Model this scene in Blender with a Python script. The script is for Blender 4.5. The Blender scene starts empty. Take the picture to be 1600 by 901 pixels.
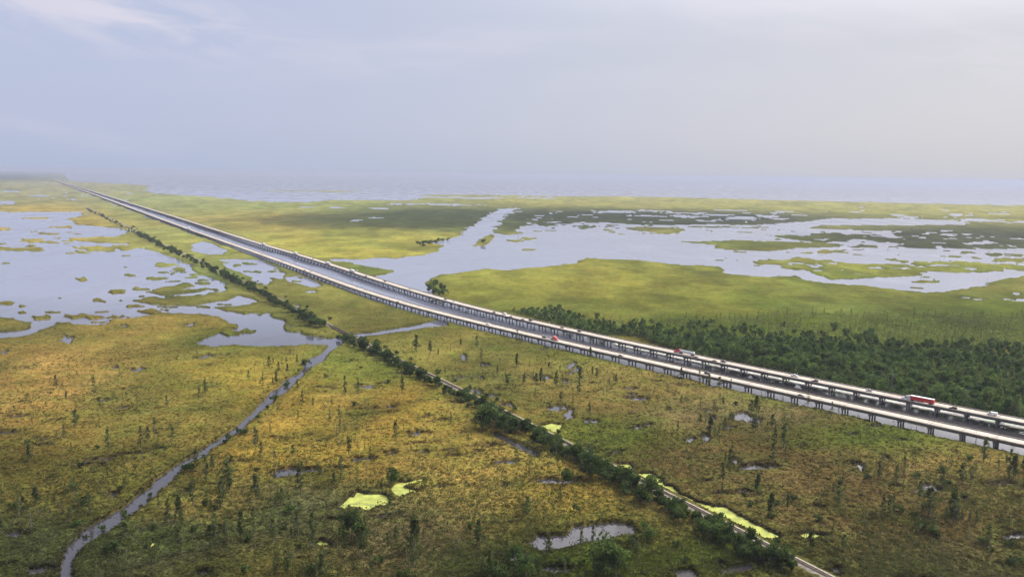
import bpy, math, random
import numpy as np
from mathutils import Vector, Matrix
random.seed(7); RNG = np.random.default_rng(11)
R = math.radians
scene = bpy.context.scene
COL = scene.collection

# ------------------------------------------------------------------ camera
H, FPX, CX, CY = 156.0, 1244.4, 800.0, 450.5
PITCH = math.atan(178.5 / FPX); ROLL = math.atan(0.0127)
cF = Vector((0, math.cos(PITCH), -math.sin(PITCH)))
r0 = Vector((1, 0, 0)); u0 = Vector((0, math.sin(PITCH), math.cos(PITCH)))
cR = r0 * math.cos(ROLL) + u0 * math.sin(ROLL)
cU = u0 * math.cos(ROLL) - r0 * math.sin(ROLL)
cam_d = bpy.data.cameras.new('camera'); cam = bpy.data.objects.new('camera', cam_d); COL.objects.link(cam)
cam_d.sensor_width = 36.0; cam_d.lens = 36.0 * FPX / 1600.0
cam_d.clip_start = 1.0; cam_d.clip_end = 200000.0
cam.matrix_world = Matrix(((cR.x, cU.x, -cF.x, 0), (cR.y, cU.y, -cF.y, 0), (cR.z, cU.z, -cF.z, H), (0, 0, 0, 1)))
scene.camera = cam

# ------------------------------------------------------------------ light
SUN_EL, SUN_AZ = R(46), R(62)          # azimuth clockwise from +Y (the view direction)
sdir = Vector((math.sin(SUN_AZ) * math.cos(SUN_EL), math.cos(SUN_AZ) * math.cos(SUN_EL), math.sin(SUN_EL)))
sun_d = bpy.data.lights.new('sun', 'SUN'); sun = bpy.data.objects.new('sun', sun_d); COL.objects.link(sun)
sun_d.energy = 3.0; sun_d.angle = R(0.8); sun_d.color = (1.0, 0.93, 0.82)
sun.rotation_euler = sdir.to_track_quat('Z', 'Y').to_euler()
world = bpy.data.worlds.new('World'); scene.world = world; world.use_nodes = True
nt = world.node_tree; N = nt.nodes; L = nt.links; N.clear()
def nd(t, **kw):
    n = N.new(t)
    for k, v in kw.items(): setattr(n, k, v)
    return n
def mth(op, a, b=None, clamp=False):
    n = nd('ShaderNodeMath', operation=op); n.use_clamp = clamp
    for i, s in enumerate((a, b)):
        if s is None: continue
        if isinstance(s, (int, float)): n.inputs[i].default_value = s
        else: L.new(s, n.inputs[i])
    return n.outputs[0]
def mixc(f, a, b, blend='MIX'):
    n = nd('ShaderNodeMix', data_type='RGBA', blend_type=blend)
    if isinstance(f, (int, float)): n.inputs[0].default_value = f
    else: L.new(f, n.inputs[0])
    for i, s in ((6, a), (7, b)):
        if isinstance(s, tuple): n.inputs[i].default_value = s + (1,) if len(s) == 3 else s
        else: L.new(s, n.inputs[i])
    return n.outputs[2]
out = nd('ShaderNodeOutputWorld'); bg = nd('ShaderNodeBackground'); bg.inputs[1].default_value = 0.1
sky = nd('ShaderNodeTexSky', sky_type='NISHITA', sun_disc=False, sun_elevation=SUN_EL, sun_rotation=SUN_AZ,
         air_density=1.2, dust_density=3.0, ozone_density=1.5)
tc = nd('ShaderNodeTexCoord'); sep = nd('ShaderNodeSeparateXYZ'); L.new(tc.outputs['Generated'], sep.inputs[0])
zc = mth('MAXIMUM', sep.outputs[2], 0.0)
den = mth('ADD', zc, 0.16)
comb = nd('ShaderNodeCombineXYZ'); L.new(mth('DIVIDE', sep.outputs[0], den), comb.inputs[0]); L.new(mth('DIVIDE', sep.outputs[1], den), comb.inputs[1])
n1 = nd('ShaderNodeTexNoise'); n1.inputs['Scale'].default_value = 0.75; n1.inputs['Detail'].default_value = 7; n1.inputs['Roughness'].default_value = 0.52; n1.inputs['Distortion'].default_value = 0.35
mp = nd('ShaderNodeMapping'); mp.inputs['Scale'].default_value = (0.55, 1.15, 1); mp.inputs['Location'].default_value = (7.35, 2.1, 0); mp.inputs['Rotation'].default_value = (0, 0, R(-14))
L.new(comb.outputs[0], mp.inputs[0]); L.new(mp.outputs[0], n1.inputs['Vector'])
cr = nd('ShaderNodeMapRange', interpolation_type='SMOOTHSTEP'); cr.inputs[1].default_value = 0.46; cr.inputs[2].default_value = 0.68
L.new(n1.outputs[0], cr.inputs[0])
gx = nd('ShaderNodeMapRange', interpolation_type='SMOOTHSTEP'); gx.inputs[1].default_value = -0.5; gx.inputs[2].default_value = 0.6   # towards the sun the veil is whiter
L.new(sep.outputs[0], gx.inputs[0])
veil = mixc(gx.outputs[0], (5.4, 5.95, 8.0), (6.9, 6.9, 7.5))
hz = nd('ShaderNodeMapRange', interpolation_type='SMOOTHSTEP'); hz.inputs[1].default_value = 0.0; hz.inputs[2].default_value = 0.06; hz.inputs[3].default_value = 1.0; hz.inputs[4].default_value = 0.0
L.new(zc, hz.inputs[0])
low = mixc(gx.outputs[0], (5.0, 5.8, 7.7), (6.6, 6.7, 7.3))
veil = mixc(mth('MULTIPLY', hz.outputs[0], 0.85), veil, low)
s1 = mixc(0.86, sky.outputs[0], veil)
ce = nd('ShaderNodeMapRange', interpolation_type='SMOOTHSTEP'); ce.inputs[1].default_value = 0.07; ce.inputs[2].default_value = 0.2; L.new(zc, ce.inputs[0])
cl_amt = mth('MULTIPLY', mth('MULTIPLY', cr.outputs[0], 0.65), ce.outputs[0])
az = mth('ARCTAN2', sep.outputs[0], sep.outputs[1])
n3 = nd('ShaderNodeTexNoise'); n3.inputs['Scale'].default_value = 1.0; n3.inputs['Detail'].default_value = 6; n3.inputs['Distortion'].default_value = .6
c3 = nd('ShaderNodeCombineXYZ'); L.new(mth('MULTIPLY', az, 9.0), c3.inputs[0]); L.new(mth('ADD', mth('MULTIPLY', zc, 38.0), mth('MULTIPLY', az, 6.0)), c3.inputs[1]); L.new(c3.outputs[0], n3.inputs['Vector'])
tot = None
for u_, v_, wa, we, amp in ((230, 25, .20, .030, 1.0), (60, 5, .16, .03, .7), (1580, 60, .09, .05, 1.0), (1180, 20, .2, .03, .5), (120, 215, .14, .012, .35)):
    dd = (cF * FPX + cR * (u_ - CX) - cU * (v_ - CY)).normalized(); a0 = math.atan2(dd.x, dd.y)
    q1 = mth('POWER', mth('DIVIDE', mth('SUBTRACT', az, a0), wa), 2.0); q2 = mth('POWER', mth('DIVIDE', mth('ADD', mth('SUBTRACT', sep.outputs[2], dd.z), mth('MULTIPLY', mth('SUBTRACT', az, a0), .12)), we), 2.0)
    g_ = mth('MULTIPLY', mth('POWER', 2.718, mth('MULTIPLY', mth('ADD', q1, q2), -1.0)), amp); tot = g_ if tot is None else mth('ADD', tot, g_)
wis = nd('ShaderNodeMapRange', interpolation_type='SMOOTHSTEP'); wis.inputs[1].default_value = .34; wis.inputs[2].default_value = .66; L.new(n3.outputs[0], wis.inputs[0])
s1 = mixc(mth('MULTIPLY', mth('MULTIPLY', tot, wis.outputs[0]), .42, True), s1, (8.2, 7.7, 8.5))
s2 = mixc(cl_amt, s1, (7.6, 7.3, 8.1))
sd_ = nd('ShaderNodeVectorMath', operation='DOT_PRODUCT'); L.new(tc.outputs['Generated'], sd_.inputs[0]); sd_.inputs[1].default_value = tuple(sdir)
aur = mth('POWER', mth('MAXIMUM', sd_.outputs['Value'], 0.0), 4.0)
ael = nd('ShaderNodeMapRange', interpolation_type='SMOOTHSTEP'); ael.inputs[1].default_value = 0.14; ael.inputs[2].default_value = 0.40; L.new(zc, ael.inputs[0])
au = nd('ShaderNodeVectorMath', operation='SCALE'); au.inputs[0].default_value = (58, 56, 55); L.new(mth('MULTIPLY', aur, ael.outputs[0]), au.inputs['Scale'])  # sky glow added above the view to brighten the right-hand pool reflections
s3 = nd('ShaderNodeVectorMath', operation='ADD'); L.new(s2, s3.inputs[0]); L.new(au.outputs[0], s3.inputs[1])
L.new(s3.outputs[0], bg.inputs[0]); L.new(bg.outputs[0], out.inputs[0])
scene.view_settings.view_transform = 'Standard'; scene.view_settings.look = 'None'
scene.view_settings.exposure = 0.0; scene.view_settings.gamma = 1.0; scene.view_settings.use_curve_mapping = False
HAZE_DENSITY = 7.0e-5

# ------------------------------------------------------------------ helpers
def gp(u, v, z=0.0):
    """point of the level z met by the sight line through photograph point (u, v)"""
    d = cF * FPX + cR * (u - CX) - cU * (v - CY)
    t = (z - H) / d.z
    return Vector((d.x * t, d.y * t, z))
def proj(x, y, z=0.0):
    dx, dy, dz = x, y, z - H
    w = dx * cF.x + dy * cF.y + dz * cF.z
    return CX + FPX * (dx * cR.x + dy * cR.y + dz * cR.z) / w, CY - FPX * (dx * cU.x + dy * cU.y + dz * cU.z) / w
def tag(o, label=None, cat=None, group=None, kind=None):
    if label: o['label'] = label
    if cat: o['category'] = cat
    if group: o['group'] = group
    if kind: o['kind'] = kind
    return o
def empty(name, loc=(0, 0, 0), rz=0.0, sc=1.0):
    o = bpy.data.objects.new(name, None); COL.objects.link(o); o.empty_display_size = 0.5
    o.location = loc; o.rotation_euler = (0, 0, rz); o.scale = (sc,) * 3 if isinstance(sc, (int, float)) else sc
    return o
def add(name, me, parent=None):
    o = bpy.data.objects.new(name, me); COL.objects.link(o)
    if parent: o.parent = parent
    return o
def copy_tree(o, parent=None):
    c = o.copy(); COL.objects.link(c)
    if parent: c.parent = parent
    for ch in o.children: copy_tree(ch, c)
    return c
class MB:
    """collects verts and faces for one mesh"""
    def __init__(s): s.v = []; s.f = []; s.m = []
    def face(s, pts, m=0):
        b = len(s.v); s.v += [tuple(p) for p in pts]; s.f.append(tuple(range(b, b + len(pts)))); s.m.append(m)
    def box(s, x0, x1, y0, y1, z0, z1, m=0, taper=None):
        t = taper or (0, 0)
        P = [(x0, y0, z0), (x1, y0, z0), (x1, y1, z0), (x0, y1, z0), (x0 + t[0], y0 + t[1], z1), (x1 - t[0], y0 + t[1], z1), (x1 - t[0], y1 - t[1], z1), (x0 + t[0], y1 - t[1], z1)]
        s.solid(P, [(0, 3, 2, 1), (4, 5, 6, 7), (0, 1, 5, 4), (1, 2, 6, 5), (2, 3, 7, 6), (3, 0, 4, 7)], m)
    def solid(s, P, F, m=0):
        b = len(s.v); s.v += [tuple(p) for p in P]
        for f in F: s.f.append(tuple(b + i for i in f)); s.m.append(m)
    def tube(s, pts, rad, n=8, m=0, caps=True):
        rings = []; k = len(pts)
        for i in range(k):
            p = Vector(pts[i]); a = Vector(pts[max(i - 1, 0)]); c = Vector(pts[min(i + 1, k - 1)])
            d = (c - a).normalized(); x = d.orthogonal().normalized(); y = d.cross(x)
            r = rad[i] if hasattr(rad, '__len__') else rad
            rings.append([p + x * (r * math.cos(q * 2 * math.pi / n)) + y * (r * math.sin(q * 2 * math.pi / n)) for q in range(n)])
        b = len(s.v)
        for rg in rings: s.v += [tuple(p) for p in rg]
        for i in range(k - 1):
            for q in range(n):
                s.f.append((b + i * n + q, b + i * n + (q + 1) % n, b + (i + 1) * n + (q + 1) % n, b + (i + 1) * n + q)); s.m.append(m)
        if caps:
            s.f.append(tuple(b + q for q in reversed(range(n)))); s.m.append(m)
            s.f.append(tuple(b + (k - 1) * n + q for q in range(n))); s.m.append(m)
    def prism(s, prof, x0, x1, m=0, inset=0.0):
        """profile in (y, z) extruded along x"""
        k = len(prof); P = [(x0, y, z) for y, z in prof] + [(x1, y, z) for y, z in prof]
        F = [tuple(range(k)), tuple(reversed(range(k, 2 * k)))] + [(i, i + k, (i + 1) % k + k, (i + 1) % k) for i in range(k)]
        s.solid(P, F, m)
    def mesh(s, name, mats, smooth=False):
        me = bpy.data.meshes.new(name); me.from_pydata(s.v, [], s.f)
        for m in (mats if isinstance(mats, (list, tuple)) else [mats]): me.materials.append(m)
        if any(s.m): me.polygons.foreach_set('material_index', s.m)
        if smooth: me.polygons.foreach_set('use_smooth', [True] * len(s.f))
        me.update(); return me
def np_mesh(name, V, Q, mat, attrs=None, face_attrs=None, smooth=False):
    """mesh from numpy arrays: V (n,3), Q (m,k)"""
    me = bpy.data.meshes.new(name); V = np.ascontiguousarray(V, dtype=np.float32); Q = np.ascontiguousarray(Q, dtype=np.int32)
    m, k = Q.shape
    me.vertices.add(len(V)); me.vertices.foreach_set('co', V.ravel())
    me.loops.add(m * k); me.loops.foreach_set('vertex_index', Q.ravel())
    me.polygons.add(m); me.polygons.foreach_set('loop_start', np.arange(0, m * k, k, dtype=np.int32))
    if smooth: me.polygons.foreach_set('use_smooth', np.ones(m, dtype=bool))
    for nm, a in (attrs or {}).items():
        at = me.attributes.new(nm, 'FLOAT_COLOR', 'POINT'); c = np.ones((len(V), 4), dtype=np.float32); c[:, :3] = a; at.data.foreach_set('color', c.ravel())
    for nm, a in (face_attrs or {}).items():
        at = me.attributes.new(nm, 'FLOAT', 'FACE'); at.data.foreach_set('value', np.ascontiguousarray(a, dtype=np.float32))
    me.materials.append(mat); me.update(calc_edges=True); return me

# ------------------------------------------------------------------ materials
def new_mat(name):
    m = bpy.data.materials.new(name); m.use_nodes = True; t = m.node_tree
    return m, t, t.nodes['Principled BSDF']
def simple(name, col, rough=0.6, metal=0.0, var=0.12, scale=1.5, spec=0.3, bump=0.0):
    m, t, b = new_mat(name); n = t.nodes; l = t.links
    geo = n.new('ShaderNodeTexCoord'); tx = n.new('ShaderNodeTexNoise'); tx.inputs['Scale'].default_value = scale; tx.inputs['Detail'].default_value = 5
    l.new(geo.outputs['Object'], tx.inputs['Vector'])
    r = n.new('ShaderNodeMapRange'); r.inputs[1].default_value = 0.3; r.inputs[2].default_value = 0.7; r.inputs[3].default_value = 1 - var; r.inputs[4].default_value = 1 + var
    l.new(tx.outputs[0], r.inputs[0])
    mx = n.new('ShaderNodeVectorMath'); mx.operation = 'SCALE'; mx.inputs[0].default_value = col; l.new(r.outputs[0], mx.inputs['Scale'])
    l.new(mx.outputs[0], b.inputs['Base Color'])
    b.inputs['Roughness'].default_value = rough; b.inputs['Metallic'].default_value = metal; b.inputs['Specular IOR Level'].default_value = spec
    if bump:
        bp = n.new('ShaderNodeBump'); bp.inputs['Strength'].default_value = bump; l.new(tx.outputs[0], bp.inputs['Height']); l.new(bp.outputs[0], b.inputs['Normal'])
    return m
def foliage(name, dark, light, var=0.25):
    """leaf colour varies per leaf clump (attribute tint) and per plant"""
    m, t, b = new_mat(name); n = t.nodes; l = t.links
    a = n.new('ShaderNodeAttribute'); a.attribute_name = 'tint'
    oi = n.new('ShaderNodeObjectInfo')
    mx = n.new('ShaderNodeMix'); mx.data_type = 'RGBA'; mx.inputs[6].default_value = dark + (1,); mx.inputs[7].default_value = light + (1,)
    l.new(a.outputs['Fac'], mx.inputs[0])
    r = n.new('ShaderNodeMapRange'); r.inputs[3].default_value = 1 - var; r.inputs[4].default_value = 1 + var; l.new(oi.outputs['Random'], r.inputs[0])
    sc = n.new('ShaderNodeVectorMath'); sc.operation = 'SCALE'; l.new(mx.outputs[2], sc.inputs[0]); l.new(r.outputs[0], sc.inputs['Scale'])
    l.new(sc.outputs[0], b.inputs['Base Color']); b.inputs['Roughness'].default_value = 0.85; b.inputs['Specular IOR Level'].default_value = 0.06
    leafy(t, b, sc.outputs[0], 0.45); return m
def leafy(t, b, col, k):
    """leaves let some light through"""
    tr = t.nodes.new('ShaderNodeBsdfTranslucent'); t.links.new(col, tr.inputs[0]); ms = t.nodes.new('ShaderNodeMixShader'); ms.inputs[0].default_value = k
    t.links.new(b.outputs[0], ms.inputs[1]); t.links.new(tr.outputs[0], ms.inputs[2]); t.links.new(ms.outputs[0], t.nodes['Material Output'].inputs['Surface'])
def paint(name, rough=0.3, spec=0.5):
    """vehicle paint: colour comes from the object's own colour"""
    m, t, b = new_mat(name); oi = t.nodes.new('ShaderNodeObjectInfo'); t.links.new(oi.outputs['Color'], b.inputs['Base Color'])
    b.inputs['Roughness'].default_value = rough; b.inputs['Specular IOR Level'].default_value = spec; return m

M = {}
M['deck'] = simple('beige_concrete_deck', (0.43, 0.375, 0.31), 0.85, var=0.2, scale=0.1)  # deck concrete in its own warm beige
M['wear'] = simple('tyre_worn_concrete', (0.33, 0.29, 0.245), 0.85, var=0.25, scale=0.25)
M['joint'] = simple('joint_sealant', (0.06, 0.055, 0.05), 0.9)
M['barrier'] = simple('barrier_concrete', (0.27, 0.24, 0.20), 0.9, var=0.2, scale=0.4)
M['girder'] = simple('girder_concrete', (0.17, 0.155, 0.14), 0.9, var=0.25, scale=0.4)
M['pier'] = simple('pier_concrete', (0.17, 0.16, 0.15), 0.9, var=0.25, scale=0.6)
M['line'] = simple('road_paint', (0.75, 0.74, 0.7), 0.7, var=0.15)
M['yellowline'] = simple('yellow_road_paint', (0.7, 0.5, 0.1), 0.7, var=0.15)
M['ballast'] = simple('ballast_gravel', (0.21, 0.185, 0.15), 0.95, var=0.4, scale=0.9, bump=0.4)
M['rail'] = simple('rusty_rail_steel', (0.10, 0.065, 0.045), 0.5, 0.6, var=0.3)
M['sleeper'] = simple('creosoted_timber', (0.06, 0.045, 0.035), 0.9, var=0.4)
M['timber'] = simple('weathered_bridge_timber', (0.17, 0.14, 0.11), 0.9, var=0.3)
M['bark'] = simple('grey_bark', (0.13, 0.11, 0.09), 0.95, var=0.35, scale=2)
M['snag'] = simple('bleached_dead_wood', (0.13, 0.115, 0.095), 0.95, var=0.3, scale=2)
M['railtree'] = foliage('dark_broadleaf_foliage', (0.03, 0.052, 0.014), (0.10, 0.145, 0.034), 0.3)
M['cypress'] = foliage('cypress_foliage', (0.05, 0.068, 0.02), (0.13, 0.15, 0.04), 0.3)
M['forest'] = foliage('swamp_forest_foliage', (0.045, 0.082, 0.022), (0.145, 0.21, 0.045), 0.5)
M['fringe'] = foliage('pale_cypress_foliage', (0.09, 0.12, 0.03), (0.21, 0.24, 0.055), 0.3)
M['scrub'] = foliage('marsh_scrub_foliage', (0.032, 0.042, 0.012), (0.10, 0.105, 0.028), 0.0)
M['farwood'] = foliage('distant_wood_foliage', (0.03, 0.05, 0.025), (0.06, 0.085, 0.035), 0.1)
M['paint'] = paint('vehicle_paint'); M['trailer'] = paint('trailer_panel', 0.45, 0.4)
M['glass'] = simple('dark_vehicle_glass', (0.02, 0.022, 0.025), 0.08, var=0.0, spec=0.6)
M['tyre'] = simple('tyre_rubber', (0.02, 0.02, 0.02), 0.85, var=0.1)
M['chassis'] = simple('chassis_steel', (0.035, 0.035, 0.035), 0.6, 0.3, var=0.2)
M['chrome'] = simple('polished_tank_metal', (0.55, 0.56, 0.57), 0.3, 0.7, var=0.05)
M['headlamp'] = simple('headlamp_lens', (0.7, 0.7, 0.68), 0.15, var=0.0)
M['tail'] = simple('tail_lamp_lens', (0.35, 0.02, 0.015), 0.2, var=0.0)
M['white'] = simple('white_sign_paint', (0.78, 0.78, 0.77), 0.5, var=0.05)
M['steel'] = simple('galvanised_steel', (0.35, 0.36, 0.37), 0.5, 0.5, var=0.1)
M['load'] = simple('grey_tarpaulin', (0.22, 0.22, 0.22), 0.7, var=0.2)

def marsh_mat():
    m, t, b = new_mat('marsh_vegetation'); n = t.nodes; l = t.links
    a = n.new('ShaderNodeAttribute'); a.attribute_name = 'ground'
    g = n.new('ShaderNodeNewGeometry')
    def noise(scale, det, rough=0.6, sv=(1, 1, 1)):
        mp = n.new('ShaderNodeMapping'); mp.inputs['Scale'].default_value = sv; l.new(g.outputs['Position'], mp.inputs[0])
        x = n.new('ShaderNodeTexNoise'); x.inputs['Scale'].default_value = scale; x.inputs['Detail'].default_value = det; x.inputs['Roughness'].default_value = rough; l.new(mp.outputs[0], x.inputs['Vector']); return x.outputs[0]
    def rng(s, lo, hi, a0=0.3, a1=0.7):
        r = n.new('ShaderNodeMapRange'); r.inputs[1].default_value = a0; r.inputs[2].default_value = a1; r.inputs[3].default_value = lo; r.inputs[4].default_value = hi; l.new(s, r.inputs[0]); return r.outputs[0]
    def mul(x, y):
        k = n.new('ShaderNodeMath'); k.operation = 'MULTIPLY'; l.new(x, k.inputs[0]); l.new(y, k.inputs[1]); return k.outputs[0]
    f1 = noise(0.09, 4); f2 = noise(0.55, 3, 0.65); f3 = noise(0.018, 4)
    k = mul(mul(rng(f1, 0.74, 1.26), rng(f2, 0.62, 1.38)), rng(f3, 0.82, 1.18))
    sc = n.new('ShaderNodeVectorMath'); sc.operation = 'SCALE'; l.new(a.outputs['Color'], sc.inputs[0]); l.new(k, sc.inputs['Scale'])
    # patches of greener growth inside the straw
    mx = n.new('ShaderNodeMix'); mx.data_type = 'RGBA'; mx.blend_type = 'MULTIPLY'; mx.inputs[7].default_value = (0.62, 0.86, 0.62, 1)
    l.new(rng(noise(0.045, 5), 0, 0.55, 0.48, 0.64), mx.inputs[0]); l.new(sc.outputs[0], mx.inputs[6])
    l.new(mx.outputs[2], b.inputs['Base Color']); b.inputs['Roughness'].default_value = 1.0; b.inputs['Specular IOR Level'].default_value = 0.0
    bp = n.new('ShaderNodeBump'); bp.inputs['Strength'].default_value = 0.35; bp.inputs['Distance'].default_value = 1.2; l.new(f2, bp.inputs['Height']); l.new(bp.outputs[0], b.inputs['Normal'])
    return m
M['marsh'] = marsh_mat()
def tuft_mat():
    m, t, b = new_mat('reed_clumps'); a = t.nodes.new('ShaderNodeAttribute'); a.attribute_name = 'ground'
    t.links.new(a.outputs['Color'], b.inputs['Base Color']); b.inputs['Roughness'].default_value = 1.0; b.inputs['Specular IOR Level'].default_value = 0.0; leafy(t, b, a.outputs['Color'], 0.45); return m
M['tuft'] = tuft_mat()
def water_mat():
    m, t, b = new_mat('still_marsh_water'); n = t.nodes; l = t.links
    g = n.new('ShaderNodeNewGeometry'); x = n.new('ShaderNodeTexNoise'); x.inputs['Scale'].default_value = 0.35; x.inputs['Detail'].default_value = 3; l.new(g.outputs['Position'], x.inputs['Vector'])
    y = n.new('ShaderNodeTexNoise'); y.inputs['Scale'].default_value = 0.004; y.inputs['Detail'].default_value = 4; l.new(g.outputs['Position'], y.inputs['Vector'])
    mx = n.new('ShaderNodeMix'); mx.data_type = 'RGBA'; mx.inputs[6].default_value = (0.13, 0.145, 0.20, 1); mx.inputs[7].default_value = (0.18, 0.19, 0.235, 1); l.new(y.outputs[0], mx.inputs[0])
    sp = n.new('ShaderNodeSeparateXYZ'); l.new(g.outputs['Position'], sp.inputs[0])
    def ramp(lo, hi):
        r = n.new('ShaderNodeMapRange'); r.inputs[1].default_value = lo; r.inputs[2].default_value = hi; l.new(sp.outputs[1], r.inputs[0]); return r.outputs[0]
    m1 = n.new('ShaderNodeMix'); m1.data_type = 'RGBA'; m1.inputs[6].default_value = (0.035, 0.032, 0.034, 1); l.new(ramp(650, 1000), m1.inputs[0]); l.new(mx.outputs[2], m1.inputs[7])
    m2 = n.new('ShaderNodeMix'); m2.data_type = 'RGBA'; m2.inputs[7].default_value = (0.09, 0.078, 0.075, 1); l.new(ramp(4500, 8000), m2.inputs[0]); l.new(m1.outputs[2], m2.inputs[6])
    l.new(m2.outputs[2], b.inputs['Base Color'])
    b.inputs['Roughness'].default_value = 0.06; b.inputs['IOR'].default_value = 1.6; b.inputs['Specular IOR Level'].default_value = 0.5
    wr = n.new('ShaderNodeTexNoise'); wr.inputs['Scale'].default_value = 0.012; wr.inputs['Detail'].default_value = 5; wm = n.new('ShaderNodeMapping'); wm.inputs['Scale'].default_value = (1, .45, 1); wm.inputs['Rotation'].default_value = (0, 0, .5); l.new(g.outputs['Position'], wm.inputs[0]); l.new(wm.outputs[0], wr.inputs['Vector'])
    wq = n.new('ShaderNodeMapRange'); wq.inputs[1].default_value = .42; wq.inputs[2].default_value = .62; wq.inputs[3].default_value = .03; wq.inputs[4].default_value = .24; l.new(wr.outputs[0], wq.inputs[0]); l.new(wq.outputs[0], b.inputs['Roughness'])
    bp = n.new('ShaderNodeBump'); bp.inputs['Strength'].default_value = 0.05; bp.inputs['Distance'].default_value = 0.15; l.new(x.outputs[0], bp.inputs['Height']); l.new(bp.outputs[0], b.inputs['Normal'])
    return m
M['water'] = water_mat()
M['duckweed'] = simple('duckweed', (0.285, 0.31, 0.065), 0.8, var=0.3, scale=0.22)
def open_gaps(m):
    t = m.node_tree; b = t.nodes['Principled BSDF']; src = b.inputs['Base Color'].links[0].from_socket; tcn = t.nodes.new('ShaderNodeTexCoord'); x = t.nodes.new('ShaderNodeTexNoise'); x.inputs['Scale'].default_value = .16; x.inputs['Detail'].default_value = 6; x.inputs['Roughness'].default_value = .65; t.links.new(tcn.outputs['Object'], x.inputs['Vector'])
    r = t.nodes.new('ShaderNodeMapRange'); r.inputs[1].default_value = .56; r.inputs[2].default_value = .66; r.inputs[4].default_value = .8; t.links.new(x.outputs[0], r.inputs[0])
    mx = t.nodes.new('ShaderNodeMix'); mx.data_type = 'RGBA'; mx.inputs[7].default_value = (.11, .14, .04, 1); t.links.new(r.outputs[0], mx.inputs[0]); t.links.new(src, mx.inputs[6]); t.links.new(mx.outputs[2], b.inputs['Base Color'])
open_gaps(M['duckweed'])

# ------------------------------------------------------------------ numpy noise and polygons
def vnoise(x, y, seed=0):
    xi = np.floor(x).astype(np.int64); yi = np.floor(y).astype(np.int64); fx = x - xi; fy = y - yi
    def h(a, b):
        k = (a * 374761393 + b * 668265263 + seed * 974711) & 0xffffffff
        k = ((k ^ (k >> 13)) * 1274126177) & 0xffffffff
        return ((k ^ (k >> 16)) & 0xffff) / 65535.0
    sx = fx * fx * fx * (fx * (fx * 6 - 15) + 10); sy = fy * fy * fy * (fy * (fy * 6 - 15) + 10)
    a = h(xi, yi) * (1 - sx) + h(xi + 1, yi) * sx; b = h(xi, yi + 1) * (1 - sx) + h(xi + 1, yi + 1) * sx
    return (a * (1 - sy) + b * sy) * 2 - 1
def fbm(x, y, lam, octs=3, seed=0):
    s = 0; a = 1.0; tot = 0
    for i in range(octs):
        c, sn = math.cos(0.7 * i + 0.3), math.sin(0.7 * i + 0.3)
        s = s + a * vnoise((x * c - y * sn) / lam + 17.3 * i, (x * sn + y * c) / lam - 9.1 * i, seed + i); tot += a; a *= 0.55; lam *= 0.5
    return s / tot
def poly_sd(px, py, P):
    """signed distance to polygon P (metres), negative inside"""
    P = np.asarray(P, float); d = np.full(px.shape, 1e18); ins = np.zeros(px.shape, bool)
    for i in range(len(P)):
        ax, ay = P[i]; bx, by = P[(i + 1) % len(P)]; ex, ey = bx - ax, by - ay
        wx, wy = px - ax, py - ay; t = np.clip((wx * ex + wy * ey) / (ex * ex + ey * ey + 1e-12), 0, 1)
        d = np.minimum(d, (wx - t * ex) ** 2 + (wy - t * ey) ** 2)
        c = ((ay <= py) & (by > py)) | ((by <= py) & (ay > py))
        if c.any():
            with np.errstate(divide='ignore', invalid='ignore'): xx = ax + (py - ay) * ex / (ey if ey != 0 else 1e-12)
            ins ^= c & (px < xx)
    d = np.sqrt(d); return np.where(ins, -d, d)
def inpoly(u, v, P):
    ins = False
    for i in range(len(P)):
        ax, ay = P[i]; bx, by = P[(i + 1) % len(P)]
        if (ay <= v) != (by <= v) and u < ax + (v - ay) * (bx - ax) / (by - ay): ins = not ins
    return ins
_er = random.Random(3)
def ell(cx, cy, rx, ry, n=12, sl=0.012):
    k = [_er.uniform(.55, 1.3) for _ in range(n)]
    return [(cx + k[i] * rx * math.cos(2 * math.pi * i / n), cy + k[i] * ry * math.sin(2 * math.pi * i / n) + sl * rx * math.cos(2 * math.pi * i / n)) for i in range(n)]
    return [(cx + rx * math.cos(2 * math.pi * i / n), cy + ry * math.sin(2 * math.pi * i / n) + sl * rx * math.cos(2 * math.pi * i / n)) for i in range(n)]
def wp(poly): return [tuple(gp(u, v)[:2]) for u, v in poly]
STRIPS = set()
def strip(px):
    """px: list of (u, v, half width in px) -> polygon around a centre line"""
    a, b = [], []
    for i, (u, v, w) in enumerate(px):
        p = px[max(i - 1, 0)]; q = px[min(i + 1, len(px) - 1)]; dx, dy = q[0] - p[0], q[1] - p[1]; k = math.hypot(dx, dy); nx, ny = -dy / k, dx / k
        a.append((u + nx * w, v + ny * w)); b.append((u - nx * w, v - ny * w))
    STRIPS.add(tuple(a[0])); return a + b[::-1]

# ------------------------------------------------------------------ the two lines: viaduct and railway
def spline(pts, step=6.0, smooth=30, ext0=0, ext1=0):
    P = np.array([tuple(p)[:2] for p in pts]); d = np.r_[0, np.cumsum(np.hypot(*np.diff(P, axis=0).T))]
    s = np.arange(0, d[-1], step); X = np.interp(s, d, P[:, 0]); Y = np.interp(s, d, P[:, 1])
    def sm(a):
        k = np.hanning(2 * smooth + 3)[1:-1]; k /= k.sum()
        for _ in range(2):
            pad = np.r_[2 * a[0] - a[smooth:0:-1], a, 2 * a[-1] - a[-2:-smooth - 2:-1]]; a = np.convolve(pad, k, 'valid')
        return a
    X, Y = sm(X), sm(Y)
    d0 = np.array([X[0] - X[8], Y[0] - Y[8]]); d0 /= np.hypot(*d0); d1 = np.array([X[-1] - X[-9], Y[-1] - Y[-9]]); d1 /= np.hypot(*d1)
    a0 = np.arange(ext0, 0, -step)[:, None] * d0 + [X[0], Y[0]]; a1 = np.arange(step, ext1 + .1, step)[:, None] * d1 + [X[-1], Y[-1]]
    return np.vstack([a0, np.c_[X, Y], a1])
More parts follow.
